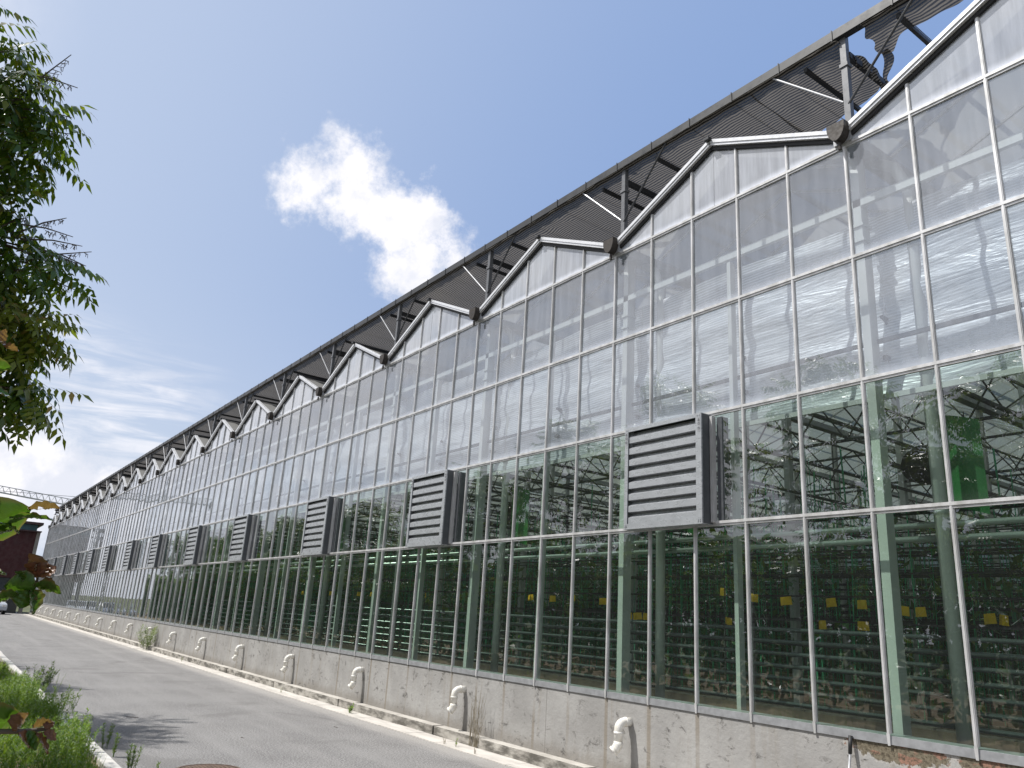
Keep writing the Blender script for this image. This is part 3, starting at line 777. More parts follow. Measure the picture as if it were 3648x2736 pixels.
# crop rows: troughs on stands, overhead bars, strings and sparse vines
RY = [3.7, 5.2, 6.5, 8.1, 9.7, 11.3, 12.9, 14.5, 16.1, 17.7, 19.3]
for i, yy in enumerate(RY):
    lab = ['trough of pale grow bags in the row nearest the glass', 'trough of pale grow bags in the second row behind the glass'][i] if i < 2 else 'crop trough in the %s row counted from the glass' % ['third', 'fourth', 'fifth', 'sixth', 'seventh', 'eighth', 'ninth', 'tenth', 'eleventh', 'twelfth'][i-2]
    t = thing('crop_trough', lab, 'crop trough', (0, yy, 0), 'crop troughs')
    b = MB(); b.box(XA+2, XB-.4, -.12, .12, .78, .84); b.box(XA+2, XB-.4, -.14, -.12, .78, .90); b.box(XA+2, XB-.4, .12, .14, .78, .90); b.build('channel', 'crop_gutter', t)
    b = MB(); xx = XA+2
    while xx < XB-1.5: b.box(xx+.02, xx+.98, -.10, .10, .842, .92+random.uniform(-.01, .01)); xx += 1.0
    b.build('grow_bag', 'crop_bag', t)
    b = MB(); xx = XA+3
    while xx < XB-.5: b.box(xx-.02, xx+.02, -.10, -.06, .02, .78); b.box(xx-.02, xx+.02, .06, .10, .02, .78); xx += 2.0
    b.build('stand', 'galv', t)
b = MB()
for i, yy in enumerate(np.arange(3.2, 25, .8)):
    zz = (3.75, 3.95, 3.62)[i % 3]
    b.bar((XA+1, yy, zz), (XB-.3, yy, zz), .028)
    for zq in (2.25, 2.62, 2.95, 3.3): b.bar((XA+1, yy+.2+.1*(i % 3), zq+.05*(i % 4)), (XB-.3, yy+.2+.1*(i % 3), zq+.05*(i % 4)), .026)
    if i % 3 == 0: b.bar((XA+1, yy+.1, 1.9), (XB-.3, yy+.1, 1.9), .03, .07)
for xx in np.arange(XA+2, XB, 2.0):
    b.bar((xx, 1.0, 4.02), (xx, 26, 4.02), .03); b.bar((xx, 3.2, 4.0), (xx, 3.2, 5.1), .012)
tag(b.build('crop_wire_frame', 'dark_steel'), 'dense grid of thin dark support bars and wires above the crops', 'support frame', kind='stuff')
# strings
V = []; Fq = []
def ribbon(p, q, w):
    i = len(V); dx = w/2; a = random.uniform(0, math.pi); ox, oy = math.cos(a)*dx, math.sin(a)*dx
    V.extend([(p[0]-ox, p[1]-oy, p[2]), (p[0]+ox, p[1]+oy, p[2]), (q[0]+ox, q[1]+oy, q[2]), (q[0]-ox, q[1]-oy, q[2])]); Fq.append((i, i+1, i+2, i+3))
for yy in RY:
    xx = XA+2
    while xx < XB-.5:
        x2 = xx+random.uniform(-.03, .03); lean = random.uniform(-.12, .12)
        ribbon((x2, yy+random.uniform(-.05, .05), .95), (x2+lean, yy+random.uniform(-.1, .1), random.choice((3.7, 3.9, 4.9))), .018)
        if random.random() < .35: ribbon((x2+lean, yy, 4.0), (x2+lean+random.uniform(-.04, .04), yy, 5.0), .03)
        xx += random.uniform(.14, .30)
tag(np_obj('crop_strings', np.array(V), np.array(Fq), 'string_green'), 'green twine hanging from the support bars to the crop troughs', 'twine', kind='stuff')
def leaf_cloud(C, dirs, L, Wd, fold=.15):   # C (n,3) bases, dirs (n,3), returns V,F (4-vert diamonds)
    n = len(C); up = np.tile(np.array([[0, 0, 1.0]]), (n, 1)); side = np.cross(dirs, up+rng.normal(0, .35, (n, 3)))
    side /= (np.linalg.norm(side, axis=1, keepdims=True)+1e-9)
    L = np.broadcast_to(np.asarray(L, float).reshape(-1, 1), (n, 1)); Wd = np.broadcast_to(np.asarray(Wd, float).reshape(-1, 1), (n, 1))
    mid = C+dirs*L*.5
    V = np.stack([C, mid+side*Wd*.5, C+dirs*L, mid-side*Wd*.5], 1).reshape(-1, 3)
    return V, np.arange(4*n).reshape(-1, 4)
n = 42000
cx = rng.uniform(XA+2, XB-.5, n); cx = np.where(rng.random(n) < .6, rng.uniform(-34, XB-.5, n), cx)
cy = rng.choice(RY, n)+rng.normal(0, .13, n); cz = 1.3+rng.beta(2.0, 1.5, n)*2.6; back = rng.random(n) < .45; cy = np.where(back, rng.uniform(15, 20, n), cy); cz = np.where(back, rng.uniform(.6, 4.2, n), cz)
dd = rng.normal(0, 1, (n, 3)); dd[:, 2] -= .5; dd /= np.linalg.norm(dd, axis=1, keepdims=True)
keepm = (np.sin(cx*1.9+cy*3)+np.sin(cx*.63-cy)) > -.9
big_ = np.where(back[keepm], 2.4, 1.0); Vv, Ff = leaf_cloud(np.stack([cx, cy, cz], 1)[keepm], dd[keepm], rng.uniform(.12, .28, keepm.sum())*big_, rng.uniform(.06, .13, keepm.sum())*big_)
tag(np_obj('vine_foliage', Vv, Ff, 'vine_leaf'), 'straggly green vines climbing the twine inside the glass', 'vines', kind='stuff')
# yellow sticky cards
cards = [(-.12, 2.34, 3), (-.28, 2.35, 3), (-1.14, 2.41, 3), (-1.37, 2.42, 3), (-1.97, 2.49, 3), (-2.45, 2.51, 3), (-3.22, 2.52, 3), (-3.82, 2.56, 3), (-4.45, 2.65, 3),
         (-2.03, 2.20, 3.1), (-2.68, 2.19, 3.1), (-4.42, 2.18, 3.1), (-6.35, 2.2, 3.1), (-6.55, 2.2, 3.1), (-6.75, 2.2, 3.1), (-7.4, 2.45, 3), (-8.3, 2.5, 3), (-9.0, 2.48, 3), (-9.9, 2.5, 3.1), (-10.6, 2.45, 3), (-12.5, 2.5, 3.2), (-13.1, 2.5, 3.2), (-14.6, 2.5, 3.1), (-15.2, 2.52, 3.1), (-16.4, 2.5, 3.1), (-17.9, 2.5, 3.1), (-18.8, 2.5, 3.1), (-21, 2.5, 3.1), (-23.5, 2.5, 3.1), (-25.9, 2.5, 3.1)]
for i, (cx_, cz_, cy_) in enumerate(cards):
    b = MB(); w, h = random.uniform(.075, .10), .125
    vs = [(-w, 0, -h/2), (w, .01, -h/2), (w, 0, h/2), (-w, .01, h/2), (0, -.02, -h/2), (0, -.02, h/2)]
    b.add(vs, [(0, 4, 5, 3), (4, 1, 2, 5)]); o = b.build('sticky_card', 'yellow_card', None, (cx_, cy_, cz_))
    q = MB(); q.tube([(-.05, 0, h/2), (-.05, 0, h/2+.25)], .002, 4); q.tube([(.05, 0, h/2), (.05, 0, h/2+.25)], .002, 4); q.tube([(-.05, 0, h/2+.25), (.05, 0, h/2+.25)], .002, 4); q.build('hanger', 'dark_steel', o); o.rotation_euler = (0, random.uniform(-.12, .12), random.uniform(-.5, .3))
    ORD = ['first', 'second', 'third', 'fourth', 'fifth', 'sixth', 'seventh', 'eighth', 'ninth']
    lab = 'small distant yellow insect card behind the panes left of the second louvred fan'
    if i < 9: lab = 'yellow insect card of the upper row behind the glass, %s from the right edge' % ORD[i]
    elif i < 12: lab = 'yellow insect card hung lower than the others, %s such card from the right edge' % ORD[i-9]
    elif i < 15: lab = 'yellow insect card in the tight trio left of the nearest fan, %s from the right' % ORD[i-12]
    elif i < 20: lab = 'yellow insect card left of the tight group of three, %s going left' % ORD[i-15]
    tag(o, lab, 'insect card', 'yellow insect cards inside the greenhouse')
# black circulation fans and green sheets beside the columns
cnt = 0
names = ['rightmost green sheet beside the round downpipe at the right edge', 'green sheet hung left of the nearest grey louvred fan', 'green sheet hung right of the second grey louvred fan']
for k in range(0, 9):
    gx = -4.0*k
    b = MB(); V = []
    for j in range(9):
        for i in range(9):
            V.append((gx+.22+.52*i/8, .92+.03*math.sin(i*.9), 3.48+1.02*j/8-.02*i))
    b.add(V, [(j*9+i, (j+1)*9+i, (j+1)*9+i+1, j*9+i+1) for j in range(8) for i in range(8)])
    o = b.build('green_sheet', 'green_panel', smooth=True)
    tag(o, names[k] if k < 3 else 'green sheet hung high behind the glass, %s from the right edge' % ['fourth', 'fifth', 'sixth', 'seventh', 'eighth', 'ninth'][k-3], 'green sheet', 'green sheets hung behind the glass')
for k in range(0, 4):
    gx = -4.0*k-.02; t = thing('circulation_fan', ['black round circulation fan beside the rightmost green sheet', 'black round circulation fan left of the nearest grey louvred fan', 'black round circulation fan just right of the second louvred fan', 'black round circulation fan just left of the second louvred fan'][k], 'fan', (gx, 1.15, 3.95), 'circulation fans')
    b = MB(); b.tube([(0, -.09, 0), (0, .09, 0)], .20, 24, cap=False); b.tube([(0, .085, 0), (0, .09, 0)], .196, 24); b.build('shroud', 'black_plastic', t, smooth=True)
    b = MB()
    for a in range(5):
        an = a*2*math.pi/5; b.add([(0, 0, 0), (.18*math.cos(an), .03, .18*math.sin(an)), (.18*math.cos(an+.5), -.03, .18*math.sin(an+.5))], [(0, 1, 2)])
    b.build('blade', 'black_plastic', t)

# ------------------------------------------------------------------ trees
def compound_leaf(n_pairs=5, L=.46, ll=.125, lw=.034):
    """pinnate leaf along +x: leaflet bases, directions (drooping)"""
    B = []; D = []; S = []
    for k in range(n_pairs):
        x = L*(.28+.66*k/(n_pairs-1)); z = -.10*(x/L)**2*L
        for s in (-1, 1):
            B.append((x, s*.004, z)); D.append((.42+random.uniform(-.1, .1), s*.75, -.50+random.uniform(-.2, .1))); S.append(ll*(1-.15*abs(k-2)/2)*random.uniform(.85, 1.1))
    B.append((L, 0, -.10*L)); D.append((1, 0, -.5)); S.append(ll)
    B = np.array(B); D = np.array(D); D /= np.linalg.norm(D, axis=1, keepdims=True)
    return B, D, np.array(S)
TEMPL = []
for _ in range(6):
    B, D, S = compound_leaf(); side = np.cross(D, np.array([0, 0, 1.0])); side /= np.linalg.norm(side, axis=1, keepdims=True)
    dn_ = np.array([[0, 0, -1.0]])
    lw = S[:, None]*.21
    p0 = B; p1 = B+D*S[:, None]*.38+side*lw; p2 = B+D*S[:, None]*.38-side*lw; pm = B+D*S[:, None]*.40+dn_*S[:, None]*.05; p3 = B+D*S[:, None]*1.0+dn_*S[:, None]*.22
    Vt = np.stack([p0, p1, p3, p2, pm], 1)            # per leaflet 5 verts
    TEMPL.append(Vt)
def leaves_at(P, dirs, scale):
    """place compound leaves at P heading dirs; returns V, quads"""
    Vs = []; n = len(P)
    for k in range(6):
        sel = np.arange(n) % 6 == k; m = sel.sum()
        if m == 0: continue
        d = dirs[sel]/np.linalg.norm(dirs[sel], axis=1, keepdims=True); up = np.tile([[0, 0, 1.0]], (m, 1))+rng.normal(0, .25, (m, 3))
        s = np.cross(up, d); s /= np.linalg.norm(s, axis=1, keepdims=True); u = np.cross(d, s)
        T = TEMPL[k].reshape(-1, 3); sc = scale[sel][:, None, None]
        W = (T[None, :, 0:1]*d[:, None]+T[None, :, 1:2]*s[:, None]+T[None, :, 2:3]*u[:, None])*sc+P[sel][:, None]
        Vs.append(W.reshape(-1, 3))
    V = np.concatenate(Vs); nl = len(V)//5; b0 = np.arange(nl)[:, None]*5
    F = np.concatenate([b0+np.array([[0, 1, 2, 4]]), b0+np.array([[0, 4, 2, 3]])], 0)
    return V, F
def limb(b, a, c, r0, r1, bend=.12, n=6):
    a = Vector(a); c = Vector(c); L = (c-a).length
    pts = []; off = Vector((random.uniform(-1, 1), random.uniform(-1, 1), random.uniform(-.2, .8)))*L*bend
    for i in range(n+1):
        t = i/n; pts.append(a.lerp(c, t)+off*math.sin(t*math.pi)+Vector((random.uniform(-1, 1), random.uniform(-1, 1), random.uniform(-1, 1)))*L*.012)
    b.tube(pts, [r0+(r1-r0)*i/n for i in range(n+1)], 7); return pts

# near tree: its crown reaches into the photo from the left
T1 = Vector((-3.0, -9.6, 0))
t1 = thing('pinnate_tree', 'nearest roadside tree with drooping pinnate leaves and bare seed twigs hanging over the left edge', 'tree', tuple(T1), 'roadside trees')
clumps = []                         # (point, radius, leaves)
for (u, v, d, r, n) in [(-20, 10, 7.2, .30, 60), (10, 60, 7.0, .30, 70), (30, 150, 7.0, .34, 100), (75, 115, 7.0, .18, 36), (80, 170, 6.9, .26, 60), (60, 200, 6.9, .30, 80), (110, 215, 6.9, .20, 50), (118, 255, 6.9, .18, 36),
        (20, 240, 7.1, .34, 100), (90, 280, 6.9, .22, 54), (60, 310, 7.0, .30, 84), (140, 318, 6.8, .12, 22), (20, 350, 7.1, .30, 90), (70, 365, 7.0, .16, 30), (-10, 400, 7.2, .32, 90), (35, 410, 7.0, .20, 40), (60, 435, 7.0, .14, 22),
        (10, 470, 7.1, .26, 60), (40, 480, 7.0, .14, 20), (90, 515, 6.9, .16, 34), (110, 530, 6.9, .18, 40), (60, 540, 7.0, .24, 70), (145, 555, 6.8, .18, 38), (170, 568, 6.8, .13, 24), (120, 585, 6.9, .16, 36), (20, 560, 7.1, .30, 90), (60, 590, 7.0, .18, 40),
        (20, 620, 7.1, .26, 60), (45, 640, 7.0, .18, 34), (-10, 680, 7.2, .34, 90), (30, 700, 7.0, .26, 70), (70, 720, 6.9, .22, 50), (60, 760, 7.0, .26, 60), (20, 780, 7.1, .30, 80), (100, 800, 6.9, .10, 10), (40, 830, 7.0, .28, 70),
        (80, 835, 6.9, .16, 30), (55, 862, 7.0, .16, 30), (20, 870, 7.1, .2, 40), (-10, 750, 7.2, .4, 90), (-20, 840, 7.2, .4, 80)]:
    clumps.append((at(u-62, v-(14 if v > 800 else 0), d), r*.86, n))
pale = [(at(45, 672, 6.8), .15, 26), (at(72, 692, 6.7), .13, 26), (at(22, 694, 6.8), .16, 22), (at(40, 730, 6.8), .16, 20), (at(62, 845, 6.7), .12, 16), (at(30, 660, 6.8), .10, 10), (at(-10, 120, 6.9), .15, 10)]
b = MB()
trunk = limb(b, (0, 0, -.05), (.15, .1, 3.2), .15, .11, .03, 8)
top = limb(b, (.15, .1, 3.2), (.3, .5, 7.6), .11, .05, .04, 8)
hubs = [Vector(trunk[-1]), Vector(trunk[-3])]+[Vector(p) for p in top[1:]]
random.shuffle(clumps)
cents = [c-T1 for c, r, n in clumps]+[c-T1 for c, r, n in pale]
for c in cents:
    h = min(hubs, key=lambda q: (q-c).length+max(0, q.z-c.z)*1.2)
    m = h.lerp(c, .55)+Vector((0, 0, .12)); limb(b, h, m, .032, .018, .08, 4); limb(b, m, c, .018, .006, .1, 4)
b.build('trunk', 'bark', t1, smooth=True)
# rest of the crown, outside the frame, so the tree is whole
rest = []
for k in range(64):
    a = random.uniform(0, 2*math.pi); rr = 2.3*random.random()**.5; zz = random.uniform(3.6, 8.2)
    p = T1+Vector((math.cos(a)*rr, math.sin(a)*rr, zz)); q = p-CAM
    if (abs(p.z-6)/2.8)**2+(rr/2.5)**2 > 1.15: continue
    if p.y > -8.7: continue
    if q.dot(CF) > 0 and q.dot(CR)/q.dot(CF) > -.76: continue
    rest.append((p, .42, 70))
def crown_from(clist, parent, mat, base, sc=(.8, 1.1), droop=.35):
    P = []; Dd = []
    for c, r, n in clist:
        d = rng.normal(0, 1, (n, 3)); d /= np.linalg.norm(d, axis=1, keepdims=True)
        rad = rng.random(n)[:, None]**.45*r*.7
        P.append(np.array(c-base)[None]+d*rad*np.array([[1, 1, .8]])); e = d.copy(); e[:, 2] = e[:, 2]*.45-droop; Dd.append(e)
    P = np.concatenate(P); Dd = np.concatenate(Dd); V, F = leaves_at(P, Dd, rng.uniform(sc[0], sc[1], len(P)))
    return np_obj('crown', V, F, mat, parent)
crown_from([(c, r*.78, int(n*.33)) for c, r, n in clumps], t1, 'tree_leaf', T1, (.62, .9))
crown_from(rest, t1, 'tree_leaf', T1)
crown_from([(c, r, n) for c, r, n in pale], t1, 'tree_leaf_pale', T1, (.55, .8))
# bare flower stalks
def stalk(u0, v0, u1, v1, d=6.85, n=7):
    b = MB()
    a = at(u0-95, v0+(v0-v1)*.3, d)-T1; c = at(u1-14, v1, d)-T1; b.tube([a, a.lerp(c, .5)+Vector((0, 0, .02)), c], [.008, .006, .003], 5); L = (c-a).length
    for k in range(n):
        t = .5+.45*k/n; p = a.lerp(c, t); s = random.choice((-1, 1))
        e = p+((c-a).normalized()*.4+Vector((0, s*.6, -.4+.5*random.random())))*L*.30*(1.1-t); b.tube([p, e], [.0035, .002], 4)
        for q in range(3):
            pp = p.lerp(e, .4+.25*q); b.tube([pp, pp+Vector((random.uniform(-.02, .02), random.uniform(-.02, .02), -.03))], .002, 3)
    b.build('flower_stalk', 'twig', t1)
for s_ in [(118, 200, 168, 118), (135, 165, 182, 190), (130, 285, 168, 290), (145, 240, 170, 255), (135, 495, 158, 471), (130, 490, 172, 512), (150, 560, 212, 544), (140, 520, 192, 532), (120, 590, 180, 628), (95, 560, 130, 598), (170, 545, 200, 575), (60, 770, 112, 782), (50, 750, 88, 740), (70, 765, 76, 800), (100, 485, 75, 470), (60, 500, 90, 515)]: stalk(*s_)

# the other trees of the row, mostly seen as reflections in the glass
def far_tree(loc, H, rad, label, mat='tree_leaf', n_cl=46, zb=.33, n_lf=46):
    base = Vector(loc); t = thing('pinnate_tree', label, 'tree', loc, 'roadside trees')
    cl = []
    for k in range(n_cl):
        a = random.uniform(0, 2*math.pi); q = random.random(); zz = H*(zb+(1-zb)*q); rr = rad*math.sin(math.pi*min(1, .15+q*.83))**.8*random.uniform(.35, 1.0)
        cl.append((base+Vector((math.cos(a)*rr, math.sin(a)*rr, zz-.3)), random.uniform(.45, .75), n_lf))
    b = MB(); limb(b, (0, 0, -.05), (.1, 0, H*.45), .14, .10, .03, 6); top = limb(b, (.1, 0, H*.45), (.0, .1, H*.9), .10, .03, .05, 6)
    for c, r, n in cl[::1]:
        c = c-base; h = min([Vector(p) for p in top], key=lambda q: (q-c).length+max(0, q.z-c.z)); limb(b, h, c, .03, .007, .1, 4)
    b.build('trunk', 'bark', t, smooth=True)
    crown_from(cl, t, mat, base, (.95, 1.35), .25)
    return t
TL = [((-6.9, -11.2, 0), 9.8, 2.3, 'second roadside tree from the camera, mirrored in the glass right of the nearest louvred fan'),
      ((-12.6, -11.0, 0), 10.2, 2.6, 'third roadside tree, mirrored in the glass above the nearest louvred fan'),
      ((-18.6, -11.2, 0), 9.8, 2.7, 'fourth roadside tree, mirrored between the first two louvred fans'),
      ((-24.2, -11.2, 0), 8.6, 2.6, 'fifth roadside tree, mirrored left of the second louvred fan'),
      ((-30.5, -11.6, 0), 8.4, 2.6, 'sixth roadside tree, mirrored left of the third louvred fan'),
      ((-37.0, -11.8, 0), 8.2, 2.5, 'seventh roadside tree, mirrored left of the fourth louvred fan'),
      ((-44.0, -12.2, 0), 8.0, 2.5, 'eighth roadside tree, mirrored between the distant louvred fans')]
for a in TL: lastt = far_tree(*a)
for i, (xx, yy, sc_) in enumerate([(-50.5, -12.0, 1.05), (-57, -12.4, .98), (-63.5, -12.2, 1.08), (-70, -12.6, 1.0), (-77, -12.4, 1.06)]):
    o = copy_tree(lastt); o.location = (xx, yy, 0); o.rotation_euler = (0, 0, i*1.9+.7); o.scale = (sc_, sc_, sc_)
    o['label'] = '%s roadside tree from the camera, seen only as a reflection in the far glass' % ['ninth', 'tenth', 'eleventh', 'twelfth', 'thirteenth'][i]
# trimmed hedge behind the trees
n = 140000
hx = rng.uniform(-105, 10, n); hy = rng.uniform(-15.4, -13.8, n); hz_ = rng.random(n)**.6*(np.where(hx > -62, 5.1, 3.8)+.6*np.sin(hx*.7)+.35*np.sin(hx*2.3))
dd = rng.normal(0, 1, (n, 3)); dd[:, 2] -= .1; dd /= np.linalg.norm(dd, axis=1, keepdims=True)
Vv, Ff = leaf_cloud(np.stack([hx, hy, hz_], 1), dd, rng.uniform(.20, .42, n), rng.uniform(.13, .26, n))
h = thing('hedge', 'tall dense hedge across the road, mirrored in the lower panes', 'hedge', (0, -14.6, 0))
hd = np_obj('foliage', Vv-np.array([[0, -14.6, 0]]), Ff, 'hedge_leaf', h)
b = MB(); xx = -105
while xx < 10: b.tube([(xx, random.uniform(-.4, .4), -.05), (xx+.1, random.uniform(-.3, .3), 4.2)], [.06, .02], 6); xx += .9
b.build('stem', 'bark', h)

# ------------------------------------------------------------------ broad-leaved shrub close by on the left
def big_leaf(L=.13, Wd=.07, curl=.2, droop=.3):
    nu, nv = 12, 6; V = []; U = []
    for i in range(nu+1):
        t = i/nu; w = Wd*.5*math.sin(math.pi*t**.85)**.75*(1 if t < .95 else .9)
        if i in (0, nu): w = .001
        zc = -droop*L*t*t
        for j in range(nv+1):
            s = -1+2*j/nv
            V.append((L*t, s*w, zc+curl*abs(s)**1.6*w+.003*math.sin(t*22+s*4))); U.append((t, (s+1)/2))
    F = [(i*(nv+1)+j, i*(nv+1)+j+1, (i+1)*(nv+1)+j+1, (i+1)*(nv+1)+j) for i in range(nu) for j in range(nv)]
    return V, F, U
def leaf_obj(pos, direc, roll, L, Wd, mat, parent, base, curl=.3, droop=.3, hole=False):
    V, F, U = big_leaf(L, Wd, curl, droop)
    d = Vector(direc).normalized(); up = Vector((0, 0, 1)); s = up.cross(d)
    if s.length < .05: s = Vector((0, 1, 0))
    s.normalize(); u = d.cross(s); s2 = s*math.cos(roll)+u*math.sin(roll); u2 = -s*math.sin(roll)+u*math.cos(roll)
    P = Vector(pos)-base
    if hole: F = [f for k, f in enumerate(F) if k not in (27, 28, 33, 34, 39)]
    me = bpy.data.meshes.new('leaf'); me.from_pydata([tuple(P+d*x+s2*y+u2*z_) for x, y, z_ in V], [], F); me.update()
    uv = me.uv_layers.new(name='UVMap')
    for lp in me.loops: uv.data[lp.index].uv = U[lp.vertex_index]
    me.polygons.foreach_set('use_smooth', [True]*len(me.polygons)); me.materials.append(MATS[mat])
    o = bpy.data.objects.new('leaf', me); col.objects.link(o); o.parent = parent; return o
SH = Vector((1.75, -8.15, .0)); sh = thing('broadleaf_shrub', 'broad-leaved shrub with large oval leaves, some brown and curled, at the left edge', 'shrub', tuple(SH))
def dirp(u0, v0, u1, v1, dep=0.0):      # direction of a leaf drawn from one photo point to another
    a = at(u0, v0, 2.2); c = at(u1, v1, 2.2); return (c-a)+CF*dep
LV = [ # base u,v -> tip u,v, width, roll, mat
 (-45, 1150, 55, 1095, .095, -1.15, 'shrub_leaf', .05), (60, 1098, 125, 1092, .030, -.5, 'shrub_leaf_brown', .02), (20, 1118, 108, 1116, .032, -.2, 'shrub_leaf', .0),
 (0, 1130, 40, 1150, .03, .3, 'shrub_leaf', .02), (-30, 1165, 20, 1140, .04, .2, 'shrub_leaf', .02),
 (78, 1268, 14, 1268, .055, 1.2, 'shrub_leaf', .02), (72, 1262, 128, 1280, .035, -.6, 'shrub_leaf', .02), (66, 1275, 70, 1325, .055, .9, 'shrub_leaf', .02), (60, 1275, 40, 1310, .045, .6, 'shrub_leaf', .02),
 (80, 1248, 62, 1200, .045, 1.2, 'shrub_leaf_brown', .02), (82, 1245, 118, 1222, .038, .8, 'shrub_leaf_brown', .02), (80, 1243, 54, 1222, .036, 1.0, 'shrub_leaf_brown', .01), (84, 1240, 96, 1212, .028, .9, 'shrub_leaf_brown', .02), (78, 1235, 80, 1220, .05, 1.3, 'shrub_leaf_brown', -.03),
 (40, 1282, -10, 1300, .04, .4, 'shrub_leaf', .02), (84, 1258, 118, 1268, .026, -.9, 'shrub_leaf_brown', .02), (50, 1255, 34, 1236, .03, .5, 'shrub_leaf', .02), (-30, 1240, 12, 1238, .04, .2, 'shrub_leaf', .0),
 (-30, 1575, 42, 1545, .075, -.9, 'shrub_leaf', .02), (30, 1580, 52, 1540, .05, -1.2, 'shrub_leaf_brown', .02), (70, 1570, 110, 1560, .028, -.7, 'shrub_leaf_brown', .02), (40, 1582, 62, 1615, .03, .5, 'shrub_leaf_brown', .02), (60, 1578, 72, 1622, .022, 1.2, 'shrub_leaf', .02),
 (100, 1575, 108, 1555, .018, .6, 'shrub_leaf_brown', .02), (95, 1580, 118, 1600, .02, .9, 'shrub_leaf_brown', .02), (78, 1582, 100, 1628, .02, .5, 'shrub_leaf_brown', .02),
 (-14, 725, 14, 748, .026, .7, 'shrub_leaf_brown', .02), (8, 745, 38, 756, .018, -.5, 'shrub_leaf_brown', .02), (-30, 795, 20, 790, .04, -.7, 'shrub_leaf', .02), (-25, 840, 24, 856, .03, .6, 'shrub_leaf', .02), (3, 740, 5, 712, .02, .8, 'shrub_leaf_brown', .02),
 (-60, 1000, -20, 960, .07, .4, 'shrub_leaf', 0), (-80, 1200, -30, 1220, .07, .3, 'shrub_leaf', 0), (-90, 1400, -20, 1380, .07, .3, 'shrub_leaf', 0), (-90, 1500, -30, 1520, .07, .3, 'shrub_leaf', 0)]
for i, (u0, v0, u1, v1, wd, rl, mt, dep) in enumerate(LV):
    a = at(u0, v0, 2.2); c = at(u1, v1, 2.2); d = c-a
    leaf_obj(a, d+CF*d.length*.25, rl, d.length*1.08, wd*1.25, mt, sh, SH, .35, .12, hole=(i == 1))
b = MB(); S0 = Vector((0, 0, 0)); 
st1 = [S0, at(-190, 1560, 2.25)-SH, at(-120, 1300, 2.25)-SH, at(-60, 1100, 2.25)-SH, at(-50, 900, 2.25)-SH, at(-25, 740, 2.25)-SH, at(0, 730, 2.25)-SH]
b.tube(st1, [.02, .016, .013, .010, .008, .005, .003], 7)
for pts in ([(-110, 1270), (-30, 1285), (40, 1278), (80, 1255), (82, 1235)], [(-150, 1600), (-60, 1580), (40, 1580), (100, 1575), (118, 1560)], [(-90, 1180), (-45, 1150), (20, 1118), (60, 1098)], [(40, 1278), (60, 1275), (72, 1262)]):
    b.tube([at(u, v, 2.22)-SH for u, v in pts], [.008-.0012*i for i in range(len(pts))], 6)
b.build('stem', 'twig', sh, smooth=True)

# ------------------------------------------------------------------ weeds and grass
def weed_arrays(base, H, n_st, spread, ll, lw, dens, lean=.25):
    P = []; D = []; stems = []
    for s in range(n_st):
        a = random.uniform(0, 2*math.pi); r = random.random()*spread
        b0 = np.array(base)+np.array([math.cos(a)*r*.4, math.sin(a)*r*.4, 0]); hh = H*random.uniform(.6, 1.0)
        tip = b0+np.array([math.cos(a)*lean*hh*random.random(), math.sin(a)*lean*hh*random.random(), hh])
        stems.append((b0, tip)); n = max(4, int(dens*hh))
        t = rng.uniform(.12, 1.0, n)[:, None]; P.append(b0+(tip-b0)*t)
        an = rng.uniform(0, 2*math.pi, n); D.append(np.stack([np.cos(an), np.sin(an), rng.uniform(.3, 1.3, n)], 1))
    P = np.concatenate(P); D = np.concatenate(D); D /= np.linalg.norm(D, axis=1, keepdims=True)
    V, F = leaf_cloud(P, D, rng.uniform(.7, 1.1, len(P))*ll, lw)
    return V, F, stems
def weed(name, label, loc, H, n_st=4, spread=.1, ll=.05, lw=.009, dens=160, mat='weed_leaf', group=None, lean=.25, cat='weed'):
    t = thing(name, label, cat, loc, group); V, F, stems = weed_arrays((0, 0, 0), H, n_st, spread, ll, lw, dens, lean)
    np_obj('foliage', V, F, mat, t)
    b = MB()
    for p, q in stems: b.tube([Vector(p), Vector(q)], [.004, .0015], 5)
    b.build('stem', 'dry_stem' if 'dry' in label else mat, t); return t
weed('feathery_weed', 'tall feathery weed on the road edge, leftmost of the two near the kerb', (-8.05, -5.40, 0), .42, 5, .12)
weed('feathery_weed', 'slim yellow-tipped weed on the road edge beside the taller feathery weed', (-7.35, -5.42, 0), .30, 4, .10)
weed('feathery_weed', 'bright green weed at the very bottom of the photo beside the kerb', (-6.45, -5.38, 0), .30, 9, .22)
weed('feathery_weed', 'small thin weed at the bottom of the photo near the manhole cover', (-6.15, -5.15, 0), .14, 2, .05)
weed('feathery_weed', 'thin reddish weed growing against the kerb face', (-9.2, -5.45, 0), .26, 4, .14, mat='weed_pale')
weed('seeding_weed', 'tall pale seeding stalk standing alone on the road edge', (-14.0, -5.38, 0), .62, 2, .06, .03, .006, 90, 'weed_pale', lean=.35)
weed('leafy_weed', 'bushy olive weed leaning over the kerb at the far left of the bed', (-15.3, -5.55, .02), .55, 16, .5, .08, .014, 120, lean=.5)
weed('leafy_weed', 'spreading green weed growing over the white kerb in the middle', (-11.8, -5.50, .05), .36, 12, .5, .06, .012, 130, lean=.6)
weed('wall_weed', 'large pale bushy weed growing out of the drain under the far wall pipes', (-30.6, -.35, .02), .98, 16, .4, .20, .018, 60, 'weed_pale', lean=.75)
weed('wall_sprout', 'small yellow-green sprout in the drain under the fourth wall pipe', (-11.1, -.42, .01), .16, 7, .12, .07, .02, 80, mat='grass_blade', lean=.8)
weed('wall_sprout', 'pair of small green shoots on the pale drain cover below the dry weed', (-6.95, -.50, .01), .13, 3, .06, .03, .010, 140, mat='grass_blade')
